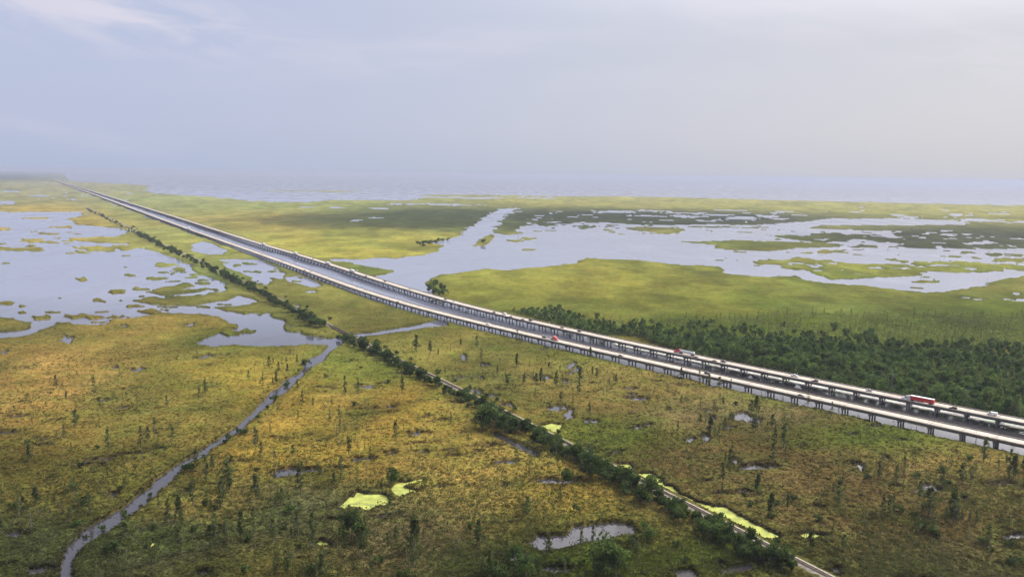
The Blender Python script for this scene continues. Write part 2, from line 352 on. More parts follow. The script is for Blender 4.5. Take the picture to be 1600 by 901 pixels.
DECK_Z = 5.6
near_px = [(1600, 692), (1500, 671), (1400, 650), (1300, 628), (1200, 606), (1100, 584), (1000, 562), (900, 539.5), (800, 517), (700, 493.5), (600, 467), (500, 430), (400, 394.5), (300, 359.5), (200, 323)]
far_px = [(1600, 658.5), (1500, 640), (1400, 621), (1300, 601.5), (1200, 581.5), (1100, 560.5), (1000, 539.5), (900, 518), (800, 496), (700, 471.5), (600, 440.5), (500, 407.5), (400, 379), (300, 347), (200, 316)]
NEAR = spline([gp(u, v, DECK_Z) for u, v in near_px], 6.0, 35, 260, 8500)
FAR = spline([gp(u, v, DECK_Z) for u, v in far_px], 6.0, 35, 260, 8500)
rail_px = [(1300, 901), (1238, 869), (1200, 848), (1135, 819), (1040, 768), (988, 741), (910, 702.5), (790, 642), (750, 622), (700, 597), (640, 569), (590, 545), (550, 524.5), (520, 510), (475, 486), (425, 461), (375, 437), (320, 410), (250, 379), (200, 353.5), (150, 330.5), (112, 312.5), (82, 298.5)]
RAIL = spline([gp(u, v, 2.2) for u, v in rail_px], 6.0, 18, 260, 600)
print('near dirs', [tuple(np.round(NEAR[i + 1] - NEAR[i], 2)) for i in range(0, len(NEAR) - 1, 60)][:14])
print('sep', [round(float(np.min(np.hypot(*(FAR - NEAR[i]).T))), 1) for i in range(0, len(NEAR), 40)][:22])
def frame(line):
    t = np.gradient(line, axis=0); t /= np.hypot(t[:, 0], t[:, 1])[:, None]; return t, np.c_[t[:, 1], -t[:, 0]]    # tangent (towards far), normal to the right of it
def off(line, d): t, n = frame(line); return line + n * d
def line_dist(px, py, line, stepk=3):
    """unsigned distance of points to a polyline, blockwise"""
    Lp = line[::stepk]; d = np.full(px.shape, 1e18)
    for i in range(len(Lp) - 1):
        ax, ay = Lp[i]; ex, ey = Lp[i + 1] - Lp[i]; wx, wy = px - ax, py - ay
        t = np.clip((wx * ex + wy * ey) / (ex * ex + ey * ey), 0, 1); d = np.minimum(d, (wx - t * ex) ** 2 + (wy - t * ey) ** 2)
    return np.sqrt(d)

# ------------------------------------------------------------------ shapes of water and islands, in photograph points on level 0
W = []      # (kind, polygon)   kind 'w' cuts water, 'l' adds land; order matters
def w(*p): W.append(('w', list(p)))
def l_(*p): W.append(('l', list(p)))
# the great lake behind everything
w((105, 283), (160, 285.5), (240, 290), (225, 297), (250, 303), (300, 305.5), (350, 309), (400, 314), (470, 316.5), (500, 315), (515, 312.5), (600, 312.5), (640, 313), (660, 309), (700, 309), (740, 311), (800, 309), (805, 306), (1000, 307), (1200, 312), (1400, 316.5), (1600, 321), (2000, 329), (2700, 341), (2700, 300), (100, 267))
l_((390, 297), (450, 297.3), (520, 298.3), (590, 299.5), (520, 300), (440, 298.8))
l_((650, 304.6), (720, 304), (800, 305), (900, 306.5), (900, 309), (740, 308), (680, 307))
# left lake
w((-600, 322), (-100, 329), (0, 331), (70, 331), (140, 330.5), (132, 335), (110, 342), (120, 350), (150, 354), (185, 357), (196, 362), (192, 369), (150, 371), (112, 373), (140, 378), (195, 381), (238, 391), (255, 397), (275, 407), (300, 420), (325, 432), (340, 441), (352, 455), (330, 458), (322, 462), (345, 464), (375, 461), (398, 469), (388, 475), (355, 480), (340, 484), (372, 489), (405, 491), (425, 500), (440, 513), (455, 522), (472, 527), (500, 528), (528, 530), (522, 541), (505, 540), (490, 536), (465, 539), (435, 540), (400, 541), (365, 538), (338, 540), (320, 535), (326, 527), (350, 520), (378, 515), (382, 506), (358, 503), (340, 497), (305, 492), (250, 491), (205, 497), (162, 498), (158, 507), (110, 505), (80, 508), (46, 525), (0, 531), (-300, 560), (-900, 600))
l_((0, 499), (20, 498), (52, 505), (48, 514), (20, 517), (0, 518), (-80, 524), (-80, 502))
l_((208, 470), (235, 464), (262, 466), (290, 463), (330, 462), (370, 463), (350, 470), (312, 475), (300, 478), (255, 477), (225, 474))
l_((230, 458), (245, 450), (270, 447), (290, 441), (303, 447), (285, 452), (320, 453), (300, 458), (255, 461))
l_((330, 481), (365, 479), (400, 477), (440, 478), (440, 492), (400, 491), (370, 489))
l_((338, 521), (352, 516), (376, 514), (385, 518), (372, 524), (355, 526))
for e in ((65, 496, 19, 4), (130, 495, 30, 4), (10, 474, 17, 3), (35, 478, 5, 2), (233, 487, 14, 3), (260, 484.5, 9, 1.5), (180, 456, 17, 3.6), (203, 430.5, 11, 3.4), (241, 435.5, 13, 2), (128, 436.5, 12, 3.2), (197, 417, 6, 1.4), (258, 414, 20, 3.6), (280, 421, 11, 4), (270, 428, 6, 1.5), (4, 356.5, 17, 3.2), (100, 355, 17, 2.2), (50, 376, 30, 3.3), (46, 384, 11, 1.5), (28, 389, 42, 3.6), (150, 388, 34, 4), (125, 394, 22, 2.2), (205, 386, 34, 4), (60, 341, 26, 1.6), (150, 470, 12, 3), (95, 466, 5, 1.4), (185, 470, 5, 1.2), (203, 479, 4, 1.6), (300, 433, 6, 2), (318, 443, 9, 2), (336, 453, 7, 2), (25, 330, 20, 1.2), (385, 519, 14, 4), (75, 365, 18, 1.5), (10, 411, 5, 1.4), (90, 404, 4, 1)):
    l_(*ell(*e))
w(*ell(6, 317, 14, 3)); w(*ell(14, 299, 18, 1.5)); w(*ell(60, 306, 14, 1.2))
for e in ((103, 531, 10, 7), (187, 512, 10, 2.5), (296, 507, 9, 2.8), (30, 577, 15, 2.3), (180, 575, 4, 3), (215, 577, 14, 3), (326, 557, 30, 2.6), (165, 624, 16, 3), (7, 552, 8, 2.5), (322, 572, 9, 1.6), (25, 652, 18, 2.5), (155, 728, 9, 2.5), (175, 775, 8, 5), (25, 835, 26, 5), (90, 657, 8, 1.2), (290, 770, 6, 3), (60, 892, 24, 7)):
    w(*ell(*e, sl=-0.12))
w(*strip([(430, 528, 9), (470, 532, 6), (505, 535, 5), (532, 532, 6)]))
# pools between railway and viaduct, far part
w((295, 384), (318, 377), (340, 384), (356, 392), (345, 398), (318, 397), (300, 391))
w((340, 405), (365, 404), (385, 405), (410, 407), (432, 417), (446, 428), (440, 436), (425, 434), (420, 445), (405, 446), (395, 434), (372, 424), (352, 414))
w((448, 433), (470, 430), (490, 438), (505, 446), (488, 449), (465, 443), (450, 441))
for e in ((385, 412, 14, 2), (402, 425, 9, 1.5), (370, 415, 7, 1.4), (425, 424, 8, 1.5)): l_(*ell(*e))
w(*strip([(524, 534, 4), (545, 527, 4.5), (580, 522, 3), (600, 519, 3.2), (640, 513.5, 3), (665, 508, 4), (700, 503, 6)]))
CANAL = strip([(532, 531, 7), (520, 541, 5), (508, 552, 4), (500, 560, 3.6), (480, 576, 3.4), (455, 597, 4), (430, 618, 4.2), (400, 645, 4.6), (370, 672, 4.8), (340, 692, 5), (310, 711, 4.4), (288, 724, 4.6), (265, 743, 5), (240, 766, 5.4), (210, 790, 5.8), (180, 810, 6.4), (155, 824, 7), (130, 842, 7.6), (112, 862, 8), (104, 882, 8.5), (104, 905, 9.5), (120, 960, 13)]); w(*CANAL)
# broad channel and the lagoons on the right
w((505, 404), (520, 403.5), (555, 405), (590, 403), (615, 404.5), (650, 400), (680, 391), (688, 384), (676, 378), (706, 375), (720, 365), (738, 354), (756, 340), (776, 328), (792, 325), (812, 325), (800, 331), (786, 341), (772, 360), (790, 367), (812, 364), (806, 360), (818, 354), (836, 350), (850, 353.5), (890, 352), (900, 347), (945, 347.5), (985, 350), (1010, 351), (1060, 352), (1110, 350), (1180, 352), (1250, 347), (1290, 342), (1400, 341), (1500, 345), (1512, 350), (1420, 352), (1340, 352), (1290, 352), (1260, 357), (1330, 359), (1390, 361), (1396, 368), (1420, 372), (1400, 385), (1440, 389), (1520, 389), (1600, 388), (2100, 392), (2100, 425), (1600, 432), (1563, 440), (1560, 447), (1520, 450), (1490, 455), (1450, 457.5), (1400, 454.5), (1345, 447.5), (1300, 443), (1265, 437.5), (1245, 430), (1200, 432), (1150, 430), (1130, 425), (1137, 419.5), (1130, 416), (1090, 413), (1070, 414), (1035, 410), (1000, 407), (960, 405.5), (918, 404), (905, 411), (880, 413), (850, 418), (800, 422.5), (760, 421), (720, 424.5), (690, 430), (668, 436), (664, 444), (672, 456), (655, 462), (600, 442), (570, 434), (540, 422))
l_((498, 404), (520, 408.5), (545, 411), (580, 418), (604, 421.5), (613, 423.5), (604, 428), (588, 432.5), (560, 434), (520, 420))
l_((742, 384), (748, 376), (760, 370), (768, 366), (772, 371), (766, 377), (756, 384))
l_((1062, 378), (1085, 377.5), (1110, 377), (1150, 374.8), (1200, 377), (1260, 378), (1300, 380), (1320, 383), (1295, 386.5), (1240, 388), (1200, 392.5), (1150, 391), (1118, 388), (1114, 382), (1085, 380))
l_((1177, 409), (1200, 405), (1220, 406), (1250, 402), (1280, 407), (1340, 412), (1390, 413), (1440, 416), (1500, 415.5), (1560, 419), (1578, 424), (1500, 426), (1452, 424), (1440, 431), (1390, 432.5), (1350, 435), (1300, 437.5), (1280, 430), (1260, 422.5), (1220, 419), (1216, 414), (1185, 413))
l_((1375, 404), (1410, 406), (1450, 410), (1500, 408), (1540, 411), (1600, 413), (1700, 412), (1700, 425), (1600, 423), (1550, 418), (1500, 416), (1430, 413))
l_((1260, 368), (1285, 363.5), (1315, 364), (1330, 368), (1360, 369.5), (1400, 372), (1440, 378), (1420, 381), (1365, 378), (1345, 372), (1320, 377), (1290, 379), (1250, 376), (1215, 370))
l_((1200, 368), (1240, 367), (1265, 371), (1230, 373.5)); l_((1340, 381), (1380, 384), (1365, 387), (1330, 386))
l_((975, 356), (1010, 354.6), (1050, 355.5), (1075, 357), (1058, 364), (1030, 364.5), (1010, 361.5), (985, 359))
for e in ((915, 355, 20, 3), (1030, 364.5, 28, 1), (957, 362, 5, .8), (972, 365.5, 5, .8), (822, 372, 14, 2), (805, 376, 14, 1.8), (824, 390, 12, 1), (1120, 354.5, 45, 1.5), (1345, 367.6, 24, 1), (1300, 392, 26, 3), (1345, 390, 14, 1), (1485, 401, 18, 1.4), (1527, 403, 6, 1.3), (1555, 397, 13, 1.8), (1590, 398.5, 14, 1.4), (1450, 440.5, 24, 2), (1460, 436.5, 4, .8), (1125, 407, 10, 1.2), (1133, 403.5, 2, .8), (1568, 442, 30, 4.4), (1545, 437, 5, 1), (1590, 440, 16, 4), (1580, 406, 28, 4), (1600, 452, 30, 5), (1344, 367, 22, 2), (1345, 397, 4, .7)):
    l_(*ell(*e))
for e in ((1415, 419, 6, 1.4), (1370, 419, 14, 2), (1275, 415, 14, 3.2), (1240, 411, 16, 2), (1385, 429.5, 12, 1), (1430, 356.5, 12, 1.1), (1475, 361, 10, 1), (1480, 367, 16, 2), (1490, 373, 8, 1.4), (1540, 379, 24, 2), (1550, 370, 10, 1), (1590, 373, 14, 1), (1445, 365, 12, 1.1), (1583, 384, 10, 1.2), (1402, 361.5, 3, 1), (1510, 366, 6, .8), (1395, 402, 16, .9)):
    w(*ell(*e))
# slits through the shaded marsh beyond the lagoon
for e in ((942, 332, 14, 1.2), (965, 331, 34, 1.6), (1020, 329.5, 34, 1.5), (1080, 333, 40, 1.3), (1010, 337, 24, 1.4), (1065, 338, 34, 1.6), (1130, 336, 30, 1.3), (1140, 329, 30, 1), (1160, 341, 34, 1.8), (1040, 343.5, 14, 1), (1105, 345, 22, 1.2), (950, 342, 3, .8), (845, 336.5, 6, .9), (868, 342, 7, .9), (898, 339, 12, .9), (840, 340, 5, 1.1), (852, 343.5, 5, 1), (822, 331.5, 9, .8), (825, 349, 4, 1.6), (862, 347, 16, 1.2), (878, 351, 20, 1.2), (930, 339.5, 4, 1), (1200, 338, 20, 1.8), (1225, 331, 18, 1), (1290, 330.5, 10, .9), (1255, 336, 18, 1), (1405, 337, 12, 1.1), (1495, 335.5, 24, 1.8), (1568, 334, 16, .8), (1330, 346, 40, 3), (1400, 344, 34, 3), (1462, 350, 36, 1.5), (1425, 340, 24, 1.2), (1540, 344, 40, 2.2), (1590, 347, 30, 1.8), (1215, 342, 18, 1.2), (1210, 356, 14, 2), (1240, 358, 30, 1.3), (1220, 361, 60, 3), (1345, 323, 14, .7), (1240, 321.5, 8, .6), (1480, 329, 6, 1.2)):
    w(*ell(*e))
for e in ((525, 324, 14, 1.6), (595, 325.8, 20, 1.3), (590, 340, 14, 1.2), (555, 344.5, 9, 1.1), (535, 345, 3, .8), (480, 323, 10, .8), (630, 319, 20, 1.2), (690, 319.5, 60, 1.3), (840, 309, 36, 1), (1410, 465.5, 7, 1), (1505, 465, 10, .9), (1530, 468, 12, 1), (1570, 468, 14, 1.3), (1594, 469, 12, 3.2), (1590, 459, 12, 2)):
    w(*ell(*e))
# streaky islets along the ragged shores
rs = np.random.default_rng(23)
def islets(n, u0, u1, v0, v1, kind='l'):
    for _ in range(n):
        u, v = rs.uniform(u0, u1), rs.uniform(v0, v1); k = np.interp(v, [320, 400, 500], [.6, 1, 1.5]); W.append((kind, ell(u, v, k * rs.uniform(3, 13), k * rs.uniform(.5, 1.3))))
islets(26, 100, 240, 332, 400); islets(36, 210, 350, 415, 480); islets(26, 0, 330, 478, 515); islets(16, -60, 120, 340, 400); islets(30, 330, 500, 405, 448)
islets(40, 820, 1250, 347, 362); islets(60, 1150, 1620, 356, 400); islets(18, 1120, 1500, 404, 425); islets(12, 1400, 1600, 432, 450)
islets(40, 820, 1620, 328, 349, 'w'); islets(26, 1250, 1620, 400, 432, 'w'); islets(18, 1200, 1620, 362, 392, 'w'); islets(20, 0, 200, 300, 330, 'w')
islets(14, 330, 480, 470, 520, 'w')
# pools near the camera
w((424, 742), (432, 734), (450, 730), (470, 733), (492, 732), (496, 737), (470, 741), (440, 747), (430, 747))
w((822, 850), (838, 836), (860, 838), (884, 838), (897, 822), (925, 818), (960, 815), (986, 818), (996, 834), (965, 840), (935, 848), (905, 853), (882, 860), (845, 863))
w(*strip([(770, 678, 2), (790, 688, 3.5), (812, 698, 4.5), (842, 712, 5)]))
w(*ell(868, 893, 26, 8)); w(*ell(1128, 882, 14, 5)); w(*ell(1300, 892, 12, 7))
for e in ((655, 678, 18, 3), (610, 708, 11, 3), (660, 707, 13, 2.5), (560, 720, 22, 3, ), (570, 716, 12, 2), (530, 733, 10, 2), (708, 704, 12, 1.6), (748, 706, 7, 2.2), (430, 684, 9, 1.5), (480, 682, 6, 1.2), (560, 650, 14, 1.2), (550, 565, 10, 1), (600, 646, 22, 1.4), (690, 658, 20, 2), (670, 652, 8, 2), (788, 760, 7, 3), (320, 898, 12, 5)):
    w(*ell(*e, sl=-0.08))
for e in ((890, 571, 6, 5), (898, 578, 9, 4), (892, 583, 5, 3), (887, 597, 7, 3), (995, 624, 19, 4), (986, 618, 8, 2), (985, 608, 10, 2), (872, 640, 20, 4), (890, 650, 10, 7), (925, 659, 10, 3.5), (995, 667, 10, 4), (1010, 662, 5, 3), (1157, 652, 16, 7), (1172, 657, 10, 5), (1140, 668, 9, 2.5), (1073, 687, 8, 4), (1103, 683, 8, 7), (1100, 688, 6, 5), (1148, 720, 7, 7), (1112, 655, 7, 4), (1340, 729, 5, 7), (1332, 725, 9, 2.5), (1385, 717, 7, 4), (1406, 688, 8, 2), (1429, 705, 6, 1), (1253, 697, 4, 2), (1558, 756, 9, 4), (1575, 756, 8, 2.5), (1542, 757, 5, 3), (1490, 706, 6, 1.8), (1507, 780, 5, 2.5), (1516, 789, 6, 2), (1272, 793, 9, 2.5), (1398, 760, 7, 1.6), (1590, 779, 4, 2), (1024, 597, 10, 1.4), (925, 599, 12, 1.2), (1045, 640, 3, 2), (745, 614, 6, 3), (738, 610, 8, 2), (735, 612, 14, 2.5), (765, 619, 14, 3), (720, 560, 7, 4), (757, 571, 7, 3), (752, 589, 9, 4), (733, 614, 12, 3), (780, 608, 16, 1.4), (485, 456, 8, 2), (465, 479, 6, 3), (850, 545, 5, 2), (790, 633, 6, 4)):
    w(*ell(*e))
DUCK = [
 [(515, 798), (540, 785), (548, 775), (560, 770), (573, 773), (600, 773), (608, 775), (606, 790), (590, 793), (578, 801), (565, 800), (545, 795)],
 [(610, 762), (618, 756), (640, 752), (660, 748), (661, 752), (642, 756), (630, 761), (655, 768), (642, 771), (628, 778), (615, 772)],
 [(488, 851), (500, 843), (514, 848), (518, 856)],
 [(990, 741), (1018, 740), (1034, 750), (1040, 759), (1052, 760), (1062, 771), (1075, 776), (1090, 784), (1120, 792), (1135, 792), (1150, 803), (1175, 815), (1200, 830), (1217, 838), (1212, 847), (1190, 840), (1160, 825), (1130, 812), (1095, 796), (1070, 781), (1050, 773), (1030, 760), (1005, 748)],
 [(955, 724), (985, 726), (991, 733), (972, 736)], [(838, 666), (860, 662), (878, 664), (875, 672), (852, 680)], [(1243, 836), (1260, 832), (1290, 838), (1262, 843)], [(230, 855), (240, 842), (248, 850), (238, 861)]]
for d in DUCK: w(*d)

FOREST = [(800, 487), (830, 486), (870, 490), (905, 495), (960, 502), (1010, 507), (1060, 500), (1130, 500), (1210, 492), (1330, 490), (1470, 492), (1600, 497), (1800, 505), (1850, 712), (1700, 684), (1600, 662), (1400, 622), (1200, 580), (1100, 559), (1050, 549), (1020, 538), (1000, 528), (955, 524), (940, 526), (900, 516), (850, 504)]
FOREST_W = wp(FOREST)

# ------------------------------------------------------------------ ground sheet: fine near the camera, coarser with distance
vv = np.r_[np.arange(1600, 650, -6.0), np.arange(650, 4.8, -1.15)]
rr = H * FPX / vv
aa = np.r_[np.arange(-1.05, -0.64, 0.006), np.arange(-0.64, 0.64, 0.00125), np.arange(0.64, 1.05, 0.006)]
Rg, Ag = np.meshgrid(rr, aa, indexing='ij'); nR, nA = Rg.shape
gx_, gy_ = (Rg * np.sin(Ag)).ravel(), (Rg * np.cos(Ag)).ravel()
cell = np.repeat(np.abs(np.gradient(rr)), nA)
LAM = (700., 260., 100., 40., 16., 6.5)
octn = []
for i, lam in enumerate(LAM): octn.append((vnoise(gx_ / lam + 3.7 * i, gy_ / lam - 5.1 * i, 40 + i) + 0.6 * vnoise(gx_ / lam * 1.9, gy_ / lam * 1.9, 60 + i)) * np.clip(lam / (1.2 * cell) , 0, 1) * lam * 0.13)
gu, gv = proj(gx_, gy_)
kw = np.interp(gv, [290, 330, 420, 600, 900], [0.35, 0.6, 1.0, 1.5, 2.2])
def n2(a, b_, seed): return vnoise(gu / (a * kw), gv / (b_ * kw), seed)
du = kw * (2.6 * n2(26, 9, 301) + 3.4 * n2(11, 4, 302) + 2.2 * n2(5, 1.9, 303)); dv = kw * (.9 * n2(30, 8, 304) + 1.2 * n2(12, 3.6, 305) + .9 * n2(5.5, 1.8, 306))
hor = 262 + 0.0127 * gu
def unproj(u, v):
    v = np.maximum(v, 264 + 0.0127 * u); d = np.array(cF)[None] * FPX + np.array(cR)[None] * (u - CX)[:, None] - np.array(cU)[None] * (v - CY)[:, None]; t = -H / d[:, 2]; return d[:, 0] * t, d[:, 1] * t
WARP = [unproj(gu + k * du, np.maximum(gv + k * dv, hor + 2.5)) for k in (0.18, 0.42, 0.95)]
f = np.full(gx_.shape, 60.0)
def carve(kind, sdv, idx, size):
    """merge one signed distance (metres, negative inside) with an uneven edge"""
    s = sdv.copy()
    for lam, o in zip(LAM, octn):
        if lam < min(size * 0.8, 110): s += 0.7 * o[idx]
    if kind == 'w': f[idx] = np.minimum(f[idx], s)
    else: f[idx] = np.maximum(f[idx], -s)
for kind, poly in W:
    Pw = np.array(wp(poly)); lo, hi = Pw.min(0), Pw.max(0); ext = hi - lo
    size = 0.5 * math.sqrt(abs(0.5 * np.sum(Pw[:, 0] * np.roll(Pw[:, 1], -1) - np.roll(Pw[:, 0], -1) * Pw[:, 1]))) + 0.12 * max(ext)
    mg = max(12, 0.25 * size)
    idx = np.nonzero((gx_ > lo[0] - mg) & (gx_ < hi[0] + mg) & (gy_ > lo[1] - mg) & (gy_ < hi[1] + mg))[0]
    pv = np.array(poly); hpx = min(np.ptp(pv[:, 1]), 30) / float(np.interp(pv[:, 1].mean(), [290, 420, 600, 900], [.5, 1, 1.5, 2.2])); wx_, wy_ = WARP[2 if len(poly) == 12 and hpx > 4 else 1]
    if tuple(poly[0]) in STRIPS: wx_, wy_ = WARP[0]
    if len(idx): carve(kind, poly_sd(wx_[idx], wy_[idx], Pw), idx, size * .6)
# canal under and between the two carriageways
can = np.vstack([off(NEAR, -7.0), off(FAR, 15.0)[::-1]])[::1]
cl = np.vstack([off(NEAR, -7.0)[::4], off(FAR, 13.0)[::-4]])
idx = np.nonzero(inside_bbox := ((gy_ > 200) & (gy_ < 9000)))[0]
sdc = poly_sd(gx_[idx], gy_[idx], cl); carve('w', sdc, idx, 22.0)
# slits and little pools of the open marsh
# islets and slits fringing the shores
f = f + np.clip(cell, 0, 120) * 0.25 * (n2(16, 3.4, 311) + .7 * n2(7, 1.7, 312)) * (f < 59)
cdist_ = poly_sd(gx_, gy_, np.array(wp(CANAL)))
f = np.minimum(f, cdist_ + .5 * octn[5])
near_w = np.clip((gv - 545) / 40, 0, 1) * np.clip((1500 - gy_) / 300, 0, 1)
ang = 0.35; qx, qy = gx_ * math.cos(ang) + gy_ * math.sin(ang), -gx_ * math.sin(ang) + gy_ * math.cos(ang)
sl = fbm(qx * 0.45, qy, 14, 3, 5); zone = fbm(gx_, gy_, 130, 2, 8)
cdist = cdist_
sl = np.where(cdist < 16, -1, sl)
f = np.minimum(f, np.where(near_w > 0.05, (0.60 - 0.16 * np.clip(zone, 0, 1) - sl) * 16 + (1 - near_w) * 20, 99))
# nothing wet under the railway and inside the wood
drail = line_dist(gx_, gy_, RAIL, 6)
chan_gap = (np.abs(gu - 536) < 13) & (np.abs(gv - 523) < 18)
f = np.where((drail < 6.5) & ~chan_gap, np.maximum(f, 6.5 - drail), f)
fsd = np.full(gx_.shape, 1e3); idx = np.nonzero((gy_ > 350) & (gy_ < 1300) & (gx_ > -50))[0]
fsd[idx] = poly_sd(gx_[idx], gy_[idx], FOREST_W)
fa, fb = off(FAR, 0.0), off(FAR, 14.0); fu, _ = proj(FAR[:, 0], FAR[:, 1], 0.0); sel = (fu > 940) | (FAR[:, 1] < 300)
bank = poly_sd(gx_, gy_, np.vstack([fa[sel][::3], fb[sel][::-3]])); bank = bank + .5 * octn[4] + octn[5]
f = np.maximum(f, np.minimum(-bank, .34)); dfar = line_dist(gx_, gy_, FAR, 4); f = np.where((fsd < 6) & (dfar > 11), np.maximum(f, np.minimum(np.minimum(6 - fsd, 8), dfar - 12)), f)
far_k = np.clip(cell / 30.0, 0, 1)
z = np.where(f > 0, np.minimum(f * 1.6, 1.25), np.maximum(f * 0.5, -1.6))
bump_w = np.clip(f / 3, 0, 1) * (1 - far_k)
z += bump_w * (0.45 * fbm(gx_, gy_, 9, 3, 21) + 0.25 * vnoise(gx_ / 2.3, gy_ / 2.3, 33))
z = np.where(f > 0.6, np.maximum(z, 0.12), z)

# ---- vegetation colours, with cloud shade painted in on the far marsh
TAN, GOLD, OLIVE, GREEN, LUSH, BROWN, DARK = [np.array(c) for c in ((0.34, 0.235, 0.055), (0.40, 0.27, 0.04), (0.235, 0.18, 0.042), (0.20, 0.22, 0.035), (0.12, 0.175, 0.016), (0.165, 0.12, 0.045), (0.05, 0.062, 0.018))]
acc = np.zeros((len(gx_), 3)); wsum = np.zeros(len(gx_))
def zone_c(u, v, ru, rv, col, k=1.0):
    g = k * np.exp(-(((gu - u) / ru) ** 2 + ((gv - v) / rv) ** 2)); global acc, wsum
    acc += g[:, None] * col; wsum += g
base_mix = np.clip((gv - 330) / 330, 0, 1)
acc += 0.10 * ((1 - base_mix)[:, None] * np.array((0.27, 0.25, 0.06)) + base_mix[:, None] * OLIVE); wsum += 0.10
for a in ((60, 300, 150, 14, (0.25, 0.23, 0.12)), (100, 345, 90, 20, TAN), (250, 330, 80, 30, GREEN + .06), (420, 320, 160, 14, GREEN + .04), (350, 345, 110, 14, TAN), (480, 385, 130, 16, (0.40, 0.34, 0.055)), (600, 380, 90, 20, (0.33, 0.30, 0.05)), (680, 342, 120, 14, (0.075, 0.095, 0.03), 2.5), (480, 344, 110, 7, (0.10, 0.11, 0.035), 1.5), (1000, 318, 260, 7, (0.32, 0.29, 0.07)), (1400, 324, 260, 7, (0.32, 0.29, 0.07)), (350, 410, 80, 40, GREEN + .04), (470, 470, 80, 30, (0.27, 0.26, 0.06)), (560, 420, 40, 10, LUSH + .03),  # the two darkest zones paint in cloud shade left of the channel
          (760, 450, 90, 26, (0.25, 0.26, 0.04)), (950, 440, 160, 22, (0.30, 0.28, 0.04)), (1180, 470, 170, 22, (0.25, 0.27, 0.035)), (1400, 470, 160, 14, GREEN), (900, 480, 120, 12, GREEN), (1560, 485, 140, 16, LUSH), (1300, 480, 100, 10, LUSH + .03), (1420, 518, 230, 20, LUSH * .9), (1180, 508, 130, 12, LUSH),  (1390, 424, 140, 12, (0.25, 0.27, 0.04)),
          (1180, 380, 90, 6, GREEN * .8), (1480, 374, 140, 14, DARK + .03, 1.6), (900, 340, 150, 12, DARK + .02, 2.0), (1130, 342, 120, 9, DARK + .03, 1.5),  # DARK zones: cloud shade painted over the lagoons and marsh at right
          (60, 600, 110, 50, (0.33, 0.205, 0.055)), (260, 510, 90, 14, TAN), (250, 545, 120, 18, OLIVE), (330, 530, 70, 18, GREEN), (390, 600, 90, 30, GOLD), (200, 670, 140, 30, TAN), (80, 680, 90, 24, (0.34, 0.21, 0.05)), (90, 750, 120, 45, OLIVE * .7), (220, 740, 80, 30, OLIVE), (60, 860, 110, 50, DARK + .03), (180, 790, 60, 22, OLIVE),
          (560, 580, 70, 22, GREEN), (620, 650, 90, 40, GOLD * .95), (480, 700, 90, 40, GOLD), (700, 720, 110, 50, TAN), (560, 640, 40, 24, OLIVE), (740, 640, 60, 26, OLIVE), (470, 800, 90, 40, DARK + .03), (300, 860, 110, 50, DARK + .035), (330, 790, 70, 24, OLIVE), (620, 840, 130, 46, BROWN + .04), (400, 890, 90, 30, OLIVE), (800, 800, 80, 40, (0.30, 0.22, 0.06)), (880, 770, 70, 34, GOLD * .9), (900, 870, 110, 34, LUSH), (1120, 865, 110, 26, LUSH * .85), (1010, 840, 60, 20, OLIVE), (770, 880, 80, 30, DARK + .02),
          (700, 540, 90, 20, (0.26, 0.22, 0.05)), (850, 590, 120, 26, (0.22, 0.18, 0.05)), (1000, 610, 110, 24, (0.25, 0.18, 0.05)), (900, 560, 70, 12, GREEN), (1150, 640, 120, 30, BROWN + .03), (960, 690, 90, 26, LUSH * .8), (1370, 688, 130, 20, LUSH * .85), (1200, 625, 80, 14, GREEN), (1540, 720, 90, 20, OLIVE), (1100, 730, 140, 40, BROWN * .85, 2.0), (1350, 780, 200, 60, BROWN * .95, 2.2), (1560, 820, 140, 70, BROWN * .88, 2.0), (1300, 860, 140, 40, (0.13, 0.11, 0.04)), (1480, 880, 150, 40, DARK + .04)):
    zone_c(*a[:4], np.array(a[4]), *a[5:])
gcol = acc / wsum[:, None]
kk = (1 + 0.20 * fbm(gx_, gy_, 60, 3, 71) + 0.16 * fbm(gx_ * .6, gy_ * .35, 150, 4, 73))[:, None]; gcol = gcol * kk
pg = np.clip(fbm(gx_ * .8, gy_ * .4, 120, 4, 75) * 3 - .25, 0, 1)[:, None] * .45; gcol = gcol * (1 - pg) + pg * gcol * np.array((.6, .8, .7))
gr = np.clip(fbm(gx_, gy_, 170, 4, 77) * 1.6, 0, 1)[:, None] * 0.28; gcol = gcol * (1 - gr) + gr * gcol.mean(1, keepdims=True) * np.array((0.92, 1.22, 0.3))
# dark rim of roots and mud, bank shade painted in, at the water's edge, forest floor, far woods at the left
rim = np.clip(1 - np.abs(f - 0.6) / 1.6, 0, 1)[:, None] * (1 - far_k)[:, None]; gcol = gcol * (1 - 0.85 * rim) + 0.85 * rim * np.array((0.035, 0.03, 0.022))
grn = np.clip(1 - np.abs(f - 5) / 5, 0, 1)[:, None] * 0.4; gcol = gcol * (1 - grn) + grn * np.array((0.11, 0.14, 0.03))
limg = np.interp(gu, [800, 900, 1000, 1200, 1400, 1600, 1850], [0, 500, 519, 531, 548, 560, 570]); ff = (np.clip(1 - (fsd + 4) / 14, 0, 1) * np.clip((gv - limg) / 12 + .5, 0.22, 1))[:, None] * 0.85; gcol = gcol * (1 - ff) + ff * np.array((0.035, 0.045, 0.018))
fw = (np.clip((286 - gv) / 8, 0, 1) * np.clip((170 - gu) / 150, 0, 1))[:, None]; gcol = gcol * (1 - fw) + fw * np.array((0.05, 0.07, 0.035))
bankw = np.clip(1 - np.abs(line_dist(gx_, gy_, off(FAR, 19), 6)) / 6, 0, 1)[:, None] * 0.8; gcol = gcol * (1 - bankw) + bankw * np.array((0.21, 0.165, 0.10))
